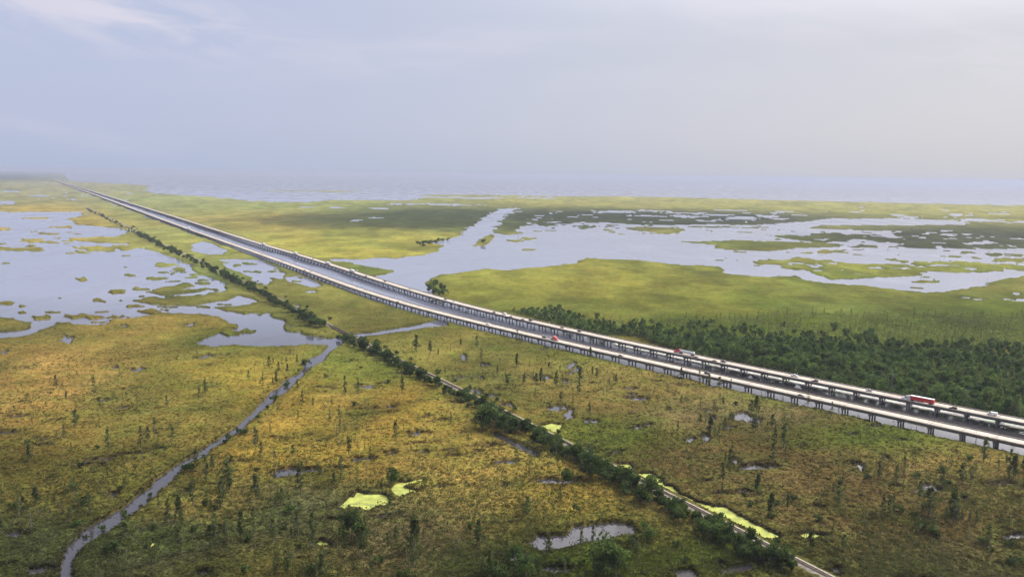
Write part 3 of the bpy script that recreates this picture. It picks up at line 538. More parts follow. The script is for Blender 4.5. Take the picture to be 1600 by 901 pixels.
silt0 = bank; silt = np.clip((1.5 - bank) / 2.5, 0, 1)[:, None] * .9; gcol = gcol * (1 - silt) + silt * np.array((.52, .50, .47))
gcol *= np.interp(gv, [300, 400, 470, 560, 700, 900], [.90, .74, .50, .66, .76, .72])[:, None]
pt = np.clip(fbm(gx_, gy_ * .5, 38, 4, 81) * 2.6 + .1, -.6, 1)[:, None]; gcol = gcol * (1 - .22 * pt)
dg = np.clip(fbm(gx_ * .7, gy_ * .4, 75, 4, 83) * 3.2 - .55, 0, 1)[:, None] * .5; gcol = gcol * (1 - dg) + dg * np.array((.075, .085, .022))
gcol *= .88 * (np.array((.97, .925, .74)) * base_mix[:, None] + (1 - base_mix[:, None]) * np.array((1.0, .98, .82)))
gm = gcol.mean(1, keepdims=True); gcol = gm + (gcol - gm) * .92
gcol = gcol * (1 - silt) + silt * np.array((.46, .45, .44))
gcol = np.clip(gcol, 0.01, 0.6)
i0 = (np.arange(nR - 1)[:, None] * nA + np.arange(nA - 1)[None, :]).ravel()
quads = np.c_[i0, i0 + 1, i0 + nA + 1, i0 + nA][:, ::-1]
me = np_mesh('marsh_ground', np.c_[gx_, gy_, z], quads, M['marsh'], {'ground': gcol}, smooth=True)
tag(add('marsh_ground', me), kind='structure')
b = MB(); b.face([(-70000, -20000, 0), (70000, -20000, 0), (70000, 70000, 0), (-70000, 70000, 0)])
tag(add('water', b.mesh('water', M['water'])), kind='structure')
ZG = z.reshape(nR, nA); FG = f.reshape(nR, nA); CG = gcol.reshape(nR, nA, 3)
def grid_at(x, y):
    r = np.hypot(x, y); a = np.arctan2(x, y)
    i = np.clip(np.searchsorted(rr, r) - 0, 0, nR - 1); j = np.clip(np.searchsorted(aa, a), 0, nA - 1)
    return i, j
def ground_z(x, y): i, j = grid_at(np.array([x]), np.array([y])); return float(ZG[i, j][0])
def land(x, y): i, j = grid_at(np.array([x]), np.array([y])); return float(FG[i, j][0])
# floating duckweed
for k, d in enumerate(DUCK):
    P = wp(d); c = np.mean(P, 0); mb = MB(); mb.face([(x + (x - c[0]) * 0.06, y + (y - c[1]) * 0.06, 0.05 + 0.004 * k) for x, y in P])
    tag(add('duckweed', mb.mesh('duckweed', M['duckweed'])), kind='stuff')

# ------------------------------------------------------------------ viaduct
def extrude(line, prof, zofs=0.0):
    """closed profile [(lateral, z)] swept along a ground line"""
    t, n = frame(line); k = len(prof); V = np.zeros((len(line), k, 3))
    for j, (d, zz) in enumerate(prof): V[:, j, :2] = line + n * d; V[:, j, 2] = zz + zofs
    i = (np.arange(len(line) - 1)[:, None] * k + np.arange(k)[None, :]); jn = (np.arange(len(line) - 1)[:, None] * k + (np.arange(k)[None, :] + 1) % k)
    return V.reshape(-1, 3), np.stack([i, jn, jn + k, i + k], -1).reshape(-1, 4)
SPAN = 18.0
def arc(line):
    d = np.r_[0, np.cumsum(np.hypot(*np.diff(line, axis=0).T))]; return d
def at_s(line, d, s):
    x, y = np.interp(s, d, line[:, 0]), np.interp(s, d, line[:, 1]); x2, y2 = np.interp(s + 3, d, line[:, 0]), np.interp(s + 3, d, line[:, 1]); x1, y1 = np.interp(s - 3, d, line[:, 0]), np.interp(s - 3, d, line[:, 1])
    return x, y, math.atan2(y2 - y1, x2 - x1)
HW = 5.8
def cap_mb(m=None, ox=0, oy=0, a=0):
    m = m or MB(); return m
def build_viaduct(line, label, group):
    root = empty('highway_viaduct', (0, 0, 0)); tag(root, label, 'viaduct', group)
    def part(nm, prof, mat): v, q = extrude(line, prof); return add(nm, np_mesh(nm, v, q[:, ::-1], mat), root)
    part('road_deck', [(-HW, DECK_Z - .28), (HW, DECK_Z - .28), (HW, DECK_Z), (-HW, DECK_Z)], M['deck'])
    for s in (-1, 1):
        e = s * HW; part('barrier', sorted_prof([(e - s * .42, DECK_Z + .003), (e + s * .03, DECK_Z - .30), (e + s * .03, DECK_Z + .82), (e - s * .16, DECK_Z + .82), (e - s * .22, DECK_Z + .3)], s), M['barrier'])
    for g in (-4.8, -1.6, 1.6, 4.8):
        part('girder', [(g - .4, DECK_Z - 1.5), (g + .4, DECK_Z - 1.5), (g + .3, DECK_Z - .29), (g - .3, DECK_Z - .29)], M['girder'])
    for dlat, mt in ((-4.9, 'yellowline'), (3.2, 'line')):
        part('edge_line', [(dlat - .09, DECK_Z + .012), (dlat + .09, DECK_Z + .012), (dlat + .09, DECK_Z + .02), (dlat - .09, DECK_Z + .02)], M[mt])
    for dlat in (-3.9, -2.1, .05, 1.85): part('wheel_track', [(dlat - .35, DECK_Z + .004), (dlat + .35, DECK_Z + .004), (dlat + .35, DECK_Z + .008), (dlat - .35, DECK_Z + .008)], M['wear'])
    d = arc(line); mb = MB()
    for s in np.arange(4, min(d[-1], 2600), SPAN):
        x, y, a = at_s(line, d, s); tx, ty = math.cos(a), math.sin(a); nx, ny = ty, -tx
        mb.face([(x + nx * q + tx * p, y + ny * q + ty * p, DECK_Z + .024) for p, q in ((-.13, -5.3), (-.13, 5.3), (.13, 5.3), (.13, -5.3))][::-1])
    o = add('expansion_joint', mb.mesh('expansion_joints', M['joint']), root); o['kind'] = 'stuff'
    mb = MB()
    for s in np.arange(5, min(d[-1], 2600), 12.2):
        x, y, a = at_s(line, d, s); tx, ty = math.cos(a), math.sin(a); nx, ny = ty, -tx; c = -0.85
        mb.face([(x + nx * (c + q) + tx * p, y + ny * (c + q) + ty * p, DECK_Z + .016) for p, q in ((-1.5, -.08), (-1.5, .08), (1.5, .08), (1.5, -.08))][::-1])
    o = add('lane_dashes', mb.mesh('lane_dashes', M['line']), root); o['kind'] = 'stuff'
    # bents: a cap with three columns under every joint
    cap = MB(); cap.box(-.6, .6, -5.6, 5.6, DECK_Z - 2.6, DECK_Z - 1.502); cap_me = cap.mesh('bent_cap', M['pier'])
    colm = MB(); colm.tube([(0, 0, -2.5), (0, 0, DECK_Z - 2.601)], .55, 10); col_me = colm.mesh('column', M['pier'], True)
    ss = np.arange(4, d[-1] - 10, SPAN); rest = MB(); order = []
    for s in ss:
        x, y, a = at_s(line, d, s); u, v = proj(x, y, 3.0)
        order.append((math.hypot(x, y), -60 < u < 1660, x, y, a))
    order.sort(key=lambda t: (not t[1], t[0]))
    for k, (dist, vis, x, y, a) in enumerate(order):
        if k < 96 and vis:
            c = add('bent', cap_me, root); c.location = (x, y, 0); c.rotation_euler = (0, 0, a)
            for q in (-4.4, 0, 4.4):
                g = add('column', col_me, c); g.location = (0, q, 0)
        else:
            ca, sa = math.cos(a), math.sin(a)
            def T(P): return [(x + p[0] * ca - p[1] * sa, y + p[0] * sa + p[1] * ca, p[2]) for p in P]
            tmp = MB(); tmp.box(-.6, .6, -5.6, 5.6, DECK_Z - 2.6, DECK_Z - 1.502)
            for q in (-4.4, 0, 4.4): tmp.box(-.5, .5, q - .5, q + .5, -2.5, DECK_Z - 2.601)
            rest.solid(T(tmp.v), tmp.f)
    o = add('bent', rest.mesh('bents_beyond', M['pier']), root); o['kind'] = 'stuff'
    return root
def sorted_prof(p, s): return p if s > 0 else p[::-1]
GV = 'twin carriageways of the elevated highway'
build_viaduct(NEAR, 'long pale concrete viaduct, the carriageway nearer the railway and the brown marsh', GV)
build_viaduct(FAR, 'long pale concrete viaduct, the carriageway nearer the dark wood and broad channel', GV)

# ------------------------------------------------------------------ railway
dR = arc(RAIL); gap_s = None
ru, rv = proj(RAIL[:, 0], RAIL[:, 1], 1.0)
g0 = int(np.argmin(np.abs(ru - 549))); g1 = int(np.argmin(np.abs(ru - 521)))
for seg in (RAIL[:g0 + 1], RAIL[g1:]):
    v, q = extrude(seg, [(-5.0, -.6), (5.0, -.6), (2.4, 1.75), (-2.4, 1.75)])
    tag(add('railway_embankment', np_mesh('railway_embankment', v, q[:, ::-1], M['ballast'])), kind='structure')
tr = empty('railway_track'); tag(tr, 'single rusty railway track on pale ballast, running past the viaduct with bushes alongside', 'railway track')
for s in (-.72, .72):
    v, q = extrude(RAIL, [(s - .07, 1.9), (s + .07, 1.9), (s + .05, 2.08), (s - .05, 2.08)]); add('rail', np_mesh('rail', v, q[:, ::-1], M['rail']), tr)
mb = MB()
for s in np.arange(0, 1500, .62):
    x, y, a = at_s(RAIL, dR, s); ca, sa = math.cos(a), math.sin(a); t = MB(); t.box(-.13, .13, -1.3, 1.3, 1.755, 1.895)
    mb.solid([(x + p[0] * ca - p[1] * sa, y + p[0] * sa + p[1] * ca, p[2]) for p in t.v], t.f)
o = add('sleeper', mb.mesh('sleepers', M['sleeper']), tr); o['kind'] = 'stuff'
br = empty('railway_bridge'); tag(br, 'low timber railway trestle over the narrow channel where the small canal begins', 'bridge')
seg = RAIL[g0 - 1:g1 + 2]; v, q = extrude(seg, [(-2.2, 1.1), (2.2, 1.1), (2.2, 1.74), (-2.2, 1.74)]); add('bridge_deck', np_mesh('bridge_deck', v, q[:, ::-1], M['timber']), br)
for s in (-2.1, 2.1):
    v, q = extrude(seg, [(s - .12, 1.75), (s + .12, 1.75), (s + .12, 2.3), (s - .12, 2.3)]); add('kerb_beam', np_mesh('kerb_beam', v, q[:, ::-1], M['timber']), br)
for s in np.arange(dR[g0] - 2, dR[g1] + 4, 5.0):
    x, y, a = at_s(RAIL, dR, s); mb = MB()
    for qv in (-1.7, 0, 1.7): mb.tube([(-math.sin(a) * qv, math.cos(a) * qv, -2), (-math.sin(a) * qv * .9, math.cos(a) * qv * .9, 1.1)], .22, 6)
    o = add('pile_row', mb.mesh('pile_row', M['timber']), br); o.location = (x, y, 0)

# ------------------------------------------------------------------ vegetation prototypes
def leaf_quads(C, size, tint, flat=0.0, rng=RNG, asp=0.65):
    n = len(C); a = rng.normal(size=(n, 3)); a[:, 2] *= (1 - flat); a /= np.linalg.norm(a, axis=1)[:, None]
    b_ = rng.normal(size=(n, 3)); b_ -= (a * b_).sum(1)[:, None] * a; b_ /= np.linalg.norm(b_, axis=1)[:, None]
    s = (size * rng.uniform(0.6, 1.4, n))[:, None]; a = a * s; b_ = b_ * s * asp
    V = np.stack([C - a - b_ * .4, C - a * .1 - b_, C + a + b_ * .3, C + b_], 1).reshape(-1, 3)
    return V, np.arange(4 * n).reshape(n, 4), tint
def crown_broad(n_lobes, w, h, z0, leaves, size, rng):
    C = []; T = []
    for i in range(n_lobes):
        th = rng.uniform(0, 2 * math.pi); r = w * math.sqrt(rng.uniform(0, 1)) * 0.72; zz = z0 + h * (0.25 + 0.62 * rng.uniform(0, 1) * (1 - 0.5 * (r / w) ** 2))
        lr = w * rng.uniform(0.26, 0.48); k = leaves // n_lobes
        p = rng.normal(size=(k, 3)); p /= np.linalg.norm(p, axis=1)[:, None]; p *= (rng.uniform(0.35, 1.0, k) ** 0.5)[:, None] * lr; p[:, 2] *= 0.8
        C.append(p + [r * math.cos(th), r * math.sin(th), zz]); T.append(np.clip(rng.uniform(0.1, 0.75) + rng.uniform(-.3, .3, k), 0, 1))
    C = np.vstack(C); C[:, 2] = np.maximum(C[:, 2], z0 * 0.6 + rng.uniform(0, .6, len(C))); return leaf_quads(C, size, np.concatenate(T), 0.25, rng)
def crown_spire(h, w, z0, leaves, size, rng):
    """sparse bald cypress: short whorls of foliage with gaps, narrow towards the top"""
    C = []; T = []; nw = int(rng.integers(7, 11))
    for i in range(nw):
        t = (i + rng.uniform(-.2, .2)) / (nw - 1); zz = z0 + (h - z0) * np.clip(t, 0, 1); rad = w * (1 - 0.72 * t) * rng.uniform(0.55, 1.15)
        for bno in range(int(rng.integers(2, 5))):
            th = rng.uniform(0, 2 * math.pi); k = max(4, int(leaves / nw / 3.5)); q = rng.uniform(0.1, 1, k) ** .7 * rad
            C.append(np.c_[q * math.cos(th) + rng.normal(0, .16 * rad + .1, k), q * math.sin(th) + rng.normal(0, .16 * rad + .1, k), zz + 0.12 * q + rng.normal(0, .3, k)]); T.append(np.clip(rng.uniform(.1, .8) + rng.uniform(-.25, .25, k), 0, 1))
    return leaf_quads(np.vstack(C), size, np.concatenate(T), 0.3, rng, 0.5)
def trunk_mesh(h, r, limbs, spread, z1, rng, mat, name='trunk'):
    mb = MB(); bx, by = rng.normal(0, .02 * h, 2)
    pts = [(0, 0, -.6), (0, 0, .4), (bx * .5, by * .5, h * .5), (bx, by, h)]; mb.tube(pts, [r * 1.9, r * 1.15, r * .7, r * .15], 7)
    for i in range(limbs):
        t = rng.uniform(z1, .93); th = rng.uniform(0, 2 * math.pi); L_ = spread * rng.uniform(.5, 1) * (1.15 - .6 * t); bz = h * t
        p0 = Vector((bx * t, by * t, bz)); p1 = p0 + Vector((math.cos(th) * L_ * .6, math.sin(th) * L_ * .6, L_ * .28)); p2 = p0 + Vector((math.cos(th) * L_, math.sin(th) * L_, L_ * .6))
        mb.tube([p0, p1, p2], [r * .35, r * .22, r * .07], 5)
    return mb.mesh(name, mat, True)
def mk_crown(vqt, mat, nm='crown'): return np_mesh(nm, vqt[0], vqt[1], mat, face_attrs={'tint': vqt[2]})
rg = np.random.default_rng(5)
# unit kinds: heights are real metres, copies are scaled a little
BROAD = []
for i in range(6):
    h = (9, 7.5, 8.5, 10, 6.5, 8)[i]; wv = h * rg.uniform(.40, .52)
    BROAD.append((trunk_mesh(h * .8, .22, 7, wv * .7, .3, rg, M['bark']), mk_crown(crown_broad(int(rg.integers(12, 18)), wv, h * .85, h * .14, 900, .42, rg), M['railtree']), h))
BUSH = []
for i in range(4):
    h = (4, 3.2, 4.6, 3.6)[i]; wv = h * rg.uniform(.5, .7)
    BUSH.append((trunk_mesh(h * .7, .12, 6, wv * .6, .15, rg, M['bark']), mk_crown(crown_broad(9, wv, h * .9, h * .06, 420, .30, rg), M['railtree']), h))
CYP = []
for i in range(8):
    h = (11, 9, 12.5, 8, 10, 13, 7, 9.5)[i]; wv = h * rg.uniform(.17, .26)
    CYP.append((trunk_mesh(h, .17, 12, wv, .3, rg, M['bark']), mk_crown(crown_spire(h, wv, h * rg.uniform(.12, .3), 330, .42, rg), M['cypress']), h))
FOR = []
for i in range(7):
    h = (15, 13, 17, 14, 12, 16, 13)[i]; wv = h * rg.uniform(.25, .34)
    FOR.append((trunk_mesh(h * .85, .26, 8, wv * .8, .4, rg, M['bark']), mk_crown(crown_broad(int(rg.integers(13, 19)), wv, h * .74, h * .24, 1000, .5, rg), M['forest']), h))
FRI = []
for i in range(5):
    h = (13, 11, 14, 10, 12)[i]; wv = h * rg.uniform(.15, .22)
    FRI.append((trunk_mesh(h, .2, 10, wv, .3, rg, M['bark']), mk_crown(crown_spire(h, wv, h * .2, 420, .5, rg), M['fringe']), h))
SNAG = []
for i in range(4):
    h = (9, 7, 11, 8)[i]; SNAG.append((trunk_mesh(h, .16, 7, 1.6, .45, rg, M['snag']), None, h))
def plant(kind, protos, x, y, hh, label, cat, group, idx=None, crownmat=None):
    tm, cm, h = protos[idx if idx is not None else random.randrange(len(protos))]; s = hh / h
    zz = max(ground_z(x, y) - 0.1, -0.4)
    if cm is None:
        o = add(kind, tm); o.location = (x, y, zz); o.scale = (s * random.uniform(.9, 1.2),) * 2 + (s,); o.rotation_euler = (random.gauss(0, .05), random.gauss(0, .05), random.uniform(0, 6.28)); return tag(o, label, cat, group)
    sx = s * random.uniform(.85, 1.2); r = empty(kind, (x, y, zz), random.uniform(0, 6.28), (sx, sx, s)); tag(r, label, cat, group)
    add('trunk', tm, r); add('crown', cm, r); return r
def px_plant(kind, protos, u, v, hpx, label, cat, group, idx=None):
    p = gp(u, v, 0.5); d = math.hypot(p.x, p.y); return plant(kind, protos, p.x, p.y, hpx * d / FPX, label, cat, group, idx)

# ---- trees and bushes along the railway
tR, nRm = frame(RAIL)
s_of_u = lambda u: float(np.interp(-u, -ru, dR))
GB = 'bushes and trees along the railway'
def rail_row(ua, ub, spacing, lo, hi, omin, omax, lab, protos=BROAD, side=-1, skip=0.0):
    s = s_of_u(ua); e = s_of_u(ub)
    while s < e:
        if random.random() >= skip:
            x, y, a = at_s(RAIL, dR, s); o_ = random.uniform(omin, omax) * side
            x += math.sin(a) * o_; y += -math.cos(a) * o_
            pr = protos if random.random() < .8 else BUSH
            plant('broadleaf_tree' if pr is BROAD else 'bush', pr, x, y, random.uniform(lo, hi) * (.5 if pr is BUSH and protos is BROAD else (1.7 if pr is BROAD and protos is BUSH else 1)), lab[0] if pr is BROAD else lab[1], 'tree' if pr is BROAD else 'bush', GB)
        s += spacing * (random.uniform(.5, 1.5) if random.random() < .95 else 2.6)
L1 = ('dark round broadleaf tree in the dense row beside the railway, nearest stretch of track', 'low dark bush between the taller trees beside the nearest stretch of track')
L2 = ('dark green tree on the bank beside the railway between big round tree and trestle', 'low bush on the bank beside the railway between big round tree and trestle')
L3 = ('small dark tree on the railway bank beyond the trestle, beside the left lake', 'low bush on the railway bank beyond the trestle, beside the left lake')
rail_row(1262, 1195, 5, 6, 9, 9, 14, L1); rail_row(1215, 1010, 2.7, 6, 10.5, 8, 18, L1); rail_row(1020, 800, 2.8, 6, 10.5, 8, 18, L1); rail_row(1235, 1000, 5, 3, 6, 6, 10, L1, BUSH); rail_row(1000, 800, 4.5, 3, 6, 5.5, 10, L1, BUSH); rail_row(800, 550, 6, 2.5, 5, 5.5, 10, L2, BUSH); rail_row(1190, 830, 17, 6, 9, 5.5, 8, L1); rail_row(518, 360, 9, 3, 5, 6, 10, L3, BUSH); rail_row(1200, 830, 34, 2.2, 3.6, 5, 6, L1, BUSH, 1)
rail_row(800, 550, 3.8, 5, 9.5, 6, 15, L2); rail_row(790, 560, 20, 2.6, 4.6, 6, 9, L2, BUSH, 1)
rail_row(518, 350, 5.0, 5.5, 10.5, 6, 17, L3); rail_row(350, 225, 9, 6, 11, 6, 20, L3); rail_row(225, 140, 24, 5, 9, 6, 20, L3); rail_row(500, 200, 60, 3, 5, 6, 11, L3, BUSH, 1)
for u, v, h, lab in ((766, 668, 44, 'big round dark tree beside the railway, the largest crown on this stretch'), (752, 672, 30, 'dark tree leaning against the left of the big round tree by the railway'), (786, 678, 32, 'dark tree to the right of the big round tree, below the track'), (940, 752, 46, 'tall dark tree in the clump below the track where the duckweed begins'), (922, 748, 40, 'broad dark tree at the left of the clump where the duckweed begins'), (1018, 785, 44, 'tall dark tree covering the track beside the long duckweed strip'), (1222, 886, 40, 'round dark tree at the right end of the railway row'), (884, 758, 28, 'single round tree in the marsh below the railway row')):
    px_plant('broadleaf_tree', BROAD, u, v, h, lab, 'tree', GB)
for u, v, h, lab in ( (567, 548, 24, 'dark tree just right of the railway trestle'), (585, 553, 22, 'dark tree second to the right from the railway trestle'), (485, 508, 22, 'dark bushy tree on bank just left of the railway trestle'), (590, 543, 14, 'small round bush across the track from the trestle'), (672, 384, 10, 'low dark bush on the left bank of the broad channel'), (662, 383, 8, 'small bush left of another on the broad channel bank'), (755, 381, 8, 'dark bush on the narrow spit in the broad channel')):
    px_plant('broadleaf_tree', BROAD, u, v, h, lab, 'tree', 'dark trees by the channels', random.randrange(6))
for u, v, h, ix, lab in ((672, 455, 15, 0, 'dark bush at the water edge where the channel meets the viaduct'), (680, 450, 17, 2, 'tallest dark bush of the thicket at the broad channel corner'), (690, 455, 16, 1, 'dark bush in the middle of the channel corner thicket'), (678, 460, 14, 3, 'dark bush nearest the viaduct in the channel corner thicket'), (694, 461, 13, 0, 'low dark bush on the grass side of the corner thicket'), (687, 463, 13, 2, 'dark bush at the viaduct edge, right part of corner thicket')):
    px_plant('bush', BUSH, u, v, h * .9, lab, 'bush', 'bushes at the broad channel corner', ix)
for u, v, h in ((652, 382, 6), (658, 384, 7), (668, 382, 8), (680, 380, 7), (686, 377, 6), (692, 376, 5), (700, 375, 5), (662, 386, 6)):
    px_plant('bush', BUSH, u, v, h, 'low dark bush in the thicket on the left bank of the broad channel', 'bush', 'bushes on the far bank of the broad channel')
# ---- foreground trees
for u, v, h, lab in ((950, 893, 62, 'tall dark tree beside the grey pool at the bottom edge'), (962, 905, 50, 'dark tree right behind the bottom edge below the grey pool'), (936, 898, 34, 'lower dark tree left of the tall one below the grey pool'), (804, 885, 36, 'dark leafy tree left of the grey pool'), (822, 905, 40, 'dark leafy tree at the bottom edge left of the grey pool'), (780, 908, 36, 'dark leafy tree leftmost of the clump by the bottom edge'), (843, 893, 26, 'small dark tree at the near rim of the grey pool'), (1010, 846, 30, 'dark tree at the right end of the grey pool'), (990, 858, 24, 'small tree near the right end of the grey pool'), (550, 845, 52, 'slim dark tree in front of the yellow duckweed pool'), (562, 850, 40, 'slim dark tree just right of another before the duckweed pool'), (612, 758, 30, 'dark tree between the two yellow duckweed pools'), (630, 905, 20, 'dark bush at the bottom edge in the brown marsh')):
    px_plant('broadleaf_tree' if h > 22 else 'bush', BROAD if h > 22 else BUSH, u, v, h, lab, 'tree' if h > 22 else 'bush', 'dark trees by the pools near the bottom edge')
GC = 'slender cypresses scattered over the marsh'
cyp_n = 0
def scatter(poly, n, lo, hi, lab, snag=0.12, bushy=0.0):
    global cyp_n; us = [p[0] for p in poly]; vs = [p[1] for p in poly]; k = 0; tries = 0
    while k < n and tries < n * 60:
        tries += 1; u, v = random.uniform(min(us), max(us)), random.uniform(min(vs), max(vs))
        if not inpoly(u, v, poly): continue
        p = gp(u, v, .5)
        if land(p.x, p.y) < 1.0: continue
        q = float(fbm(np.array([p.x]), np.array([p.y]), 70, 2, 91)[0])
        if q < random.uniform(-.3, .45): continue
        x, y = p.x, p.y; k += 1; rr_ = random.random()
        if rr_ < snag: plant('dead_tree', SNAG, x, y, random.uniform(lo, hi) * .95, 'bare grey dead trunk standing ' + lab, 'dead tree', 'bare dead trunks in the marsh')
        elif rr_ < snag + bushy: plant('bush', BUSH, x, y, random.uniform(2.4, 4.4), 'rounded dark bush growing ' + lab, 'bush', 'dark bushes scattered in the marsh')
        else: plant('cypress_tree', CYP, x, y, 1.3 * random.uniform(lo, hi) * random.choice((.45, .6, .75, .9, 1, 1.1)), 'slender sparse green cypress growing ' + lab, 'tree', GC)
scatter([(-30, 600), (420, 590), (480, 560), (300, 700), (90, 850), (80, 905), (-30, 905)], 46, 5, 10, 'in the tan marsh left of the small canal', .25, .1)
scatter([(-20, 700), (160, 700), (160, 800), (-20, 905)], 16, 5, 9, 'in the green patch at the lower left', .1, .3)
scatter([(420, 538), (500, 545), (470, 575), (400, 630), (420, 560)], 12, 6, 9, 'in the grass by the head of the small canal')
scatter([(500, 570), (560, 560), (760, 690), (860, 760), (760, 905), (130, 905), (300, 740), (440, 630)], 112, 6, 11, 'in the golden marsh between small canal and railway', .15, .12)
scatter([(180, 800), (560, 760), (560, 905), (130, 905)], 34, 5, 9, 'in the dark green patch left of the duckweed', .05, .4)
scatter([(620, 545), (800, 540), (1000, 590), (1250, 660), (1100, 720), (900, 660), (760, 590)], 76, 5, 10, 'among the small pools between railway and viaduct', .3, .08)
scatter([(1100, 690), (1300, 690), (1620, 720), (1620, 905), (1330, 905), (1200, 820), (1050, 740), (960, 690)], 84, 6, 11, 'in the brown marsh at the lower right', .22, .15)
scatter([(1380, 800), (1620, 790), (1620, 905), (1330, 905)], 22, 6, 9, 'in the dark scrub at the lower right corner', .1, .4)
scatter([(730, 770), (900, 780), (1000, 830), (1180, 870), (1200, 905), (740, 905)], 26, 4, 8, 'around the grey pool at the bottom', .1, .4)
# trees and dead trunks right against the near carriageway
for u, v, h, kind in ((808, 535, 22, 'c'), (815, 536, 14, 'c'), (922, 562, 18, 'c'), (1064, 590, 14, 'c'), (1092, 601, 24, 'c'), (1107, 604, 20, 'c'), (1124, 604, 18, 'c'), (1142, 606, 16, 'c'), (1262, 637, 22, 'c'), (1300, 646, 16, 'c'), (1310, 648, 14, 'c'), (1017, 570, 18, 's'), (1054, 580, 20, 's'), (1190, 622, 20, 's'), (1196, 624, 18, 's'), (1432, 668, 18, 's'), (1450, 672, 18, 's'), (1525, 688, 18, 's'), (1340, 650, 16, 's'), (880, 549, 14, 's')):
    if kind == 'c': px_plant('cypress_tree', CYP, u, v, h, 'leafy slim cypress standing against the nearer carriageway', 'tree', 'cypresses against the viaduct')
    else: px_plant('dead_tree', SNAG, u, v, h, 'thin bare trunk standing right beside the nearer carriageway', 'dead tree', 'bare trunks beside the viaduct')
# bushes hanging over the small canal
for u, v, h in [(a, b_, c * .62) for a, b_, c in ((478, 570, 20), (448, 602, 14), (427, 628, 18), (404, 655, 12), (372, 678, 18), (358, 690, 22), (352, 694, 14), (318, 712, 10), (296, 738, 26), (288, 735, 14), (235, 772, 12), (195, 803, 16), (200, 806, 12), (160, 828, 20), (133, 838, 12), (234, 780, 10), (418, 640, 12), (220, 790, 10))]:
    px_plant('bush', BUSH, u, v, h, 'dark bush overhanging the narrow canal at the left', 'bush', 'bushes along the small canal')

# ---- the dark wood behind the viaduct
cand = []
for _ in range(40000):
    u, v = random.uniform(800, 1850), random.uniform(485, 715)
    if not inpoly(u, v, FOREST): continue
    p = gp(u, v); cand.append((p.x, p.y, u, v))
dF_ = line_dist(np.array([c[0] for c in cand]), np.array([c[1] for c in cand]), FAR, 3); cand = [c for c, q in zip(cand, dF_) if q > 17.5]
grid = {}; trees = []
clump = fbm(np.array([c[0] for c in cand]), np.array([c[1] for c in cand]), 70, 3, 55)
for (x, y, u, v), cq in zip(cand, clump):
    lim = np.interp(u, [800, 900, 1000, 1200, 1400, 1600, 1850], [0, 500, 519, 531, 548, 560, 570]) + random.gauss(0, 7); dense = 5.6 if v > lim else random.choice((7, 8, 10, 13, 18))
    if dense != 5.6 and cq < random.uniform(-.35, .3): continue
    c = (int(x // 20), int(y // 20))
    if any((x - a) ** 2 + (y - b_) ** 2 < dense ** 2 for i in (-1, 0, 1) for j in (-1, 0, 1) for a, b_ in grid.get((c[0] + i, c[1] + j), ())): continue
    grid.setdefault(c, []).append((x, y)); trees.append((x, y, u, v, dense))
trees.sort(key=lambda t: (not (-10 < t[2] < 1610), math.hypot(t[0], t[1])))
print('forest trees', len(trees))
GF = 'broadleaf trees of the dark wood beyond the viaduct'
restV, restQ, restT, nb = [], [], [], 0
lowC = []; lowF = []; restF = []; fQ = []; fT = []; nf = 0
for i in range(4):
    h = (14, 12, 16, 13)[i]; lowC.append(crown_broad(10, h * .3, h * .8, h * .18, 240, .8, rg))
for i in range(4): lowF.append(crown_spire(12, 12 * rg.uniform(.15, .24), 1.5, 150, .7, rg))
for k, (x, y, u, v, dn) in enumerate(trees):
    hh = random.triangular(6, 17, 10) if dn < 7 else random.uniform(4, 10)
    hh *= float(np.interp(u, [800, 900, 1050, 1300], [.62, .8, .9, 1.0])) 
    if k < 300:
        if dn < 7 and k % 24 == 5: plant('dead_tree', SNAG, x, y, hh + 3, 'bare pale trunk standing among the leafy trees of the wood', 'dead tree', 'bare trunks in the wood')
        elif dn < 7: plant('forest_tree', FOR if k % 6 else FRI, x, y, hh, 'dark leafy tree at the near edge of the dense wood behind the viaduct', 'tree', GF)
        else: plant('forest_tree', FOR, x, y, hh, 'leafy tree standing loose at the thin rear edge of the wood', 'tree', GF)
    elif dn >= 7:
        V, Q, T = lowF[random.randrange(4)]; s = hh / 12; a = random.uniform(0, 6.28); ca, sa = math.cos(a) * s, math.sin(a) * s
        restF.append(np.c_[V[:, 0] * ca - V[:, 1] * sa + x, V[:, 0] * sa + V[:, 1] * ca + y, V[:, 2] * s + .3]); fQ.append(Q + nf); nf += len(V); fT.append(np.clip(T * random.uniform(.5, 1.3), 0, 1))
    else:
        V, Q, T = lowC[random.randrange(4)]; s = hh / 14; a = random.uniform(0, 6.28); ca, sa = math.cos(a) * s, math.sin(a) * s
        restV.append(np.c_[V[:, 0] * ca - V[:, 1] * sa + x, V[:, 0] * sa + V[:, 1] * ca + y, V[:, 2] * s + .3]); restQ.append(Q + nb); nb += len(V); restT.append(np.clip(T * random.uniform(.6, 1.3), 0, 1))
o = add('wood', np_mesh('wood', np.vstack(restV), np.vstack(restQ), M['forest'], face_attrs={'tint': np.concatenate(restT)})); tag(o, kind='stuff')
o = add('thin_wood', np_mesh('thin_wood', np.vstack(restF), np.vstack(fQ), M['fringe'], face_attrs={'tint': np.concatenate(fT)})); tag(o, kind='stuff')
def leaf_mass(name, pts, size, mat, k, spread, hfun):
    P = np.repeat(np.array(pts), k, axis=0); n_ = len(P); hh_ = np.repeat(hfun(len(pts)), k) ; C = np.c_[P[:, 0] + RNG.normal(0, spread, n_), P[:, 1] + RNG.normal(0, spread, n_), hh_ * RNG.uniform(.15, 1, n_) ** .6]
    V, Q, T = leaf_quads(C, size, np.clip(np.repeat(RNG.uniform(.05, .9, len(pts)), k) + RNG.uniform(-.2, .2, n_), 0, 1), .35, RNG); tag(add(name, np_mesh(name, V, Q, mat, face_attrs={'tint': T})), kind='stuff')
ug = []
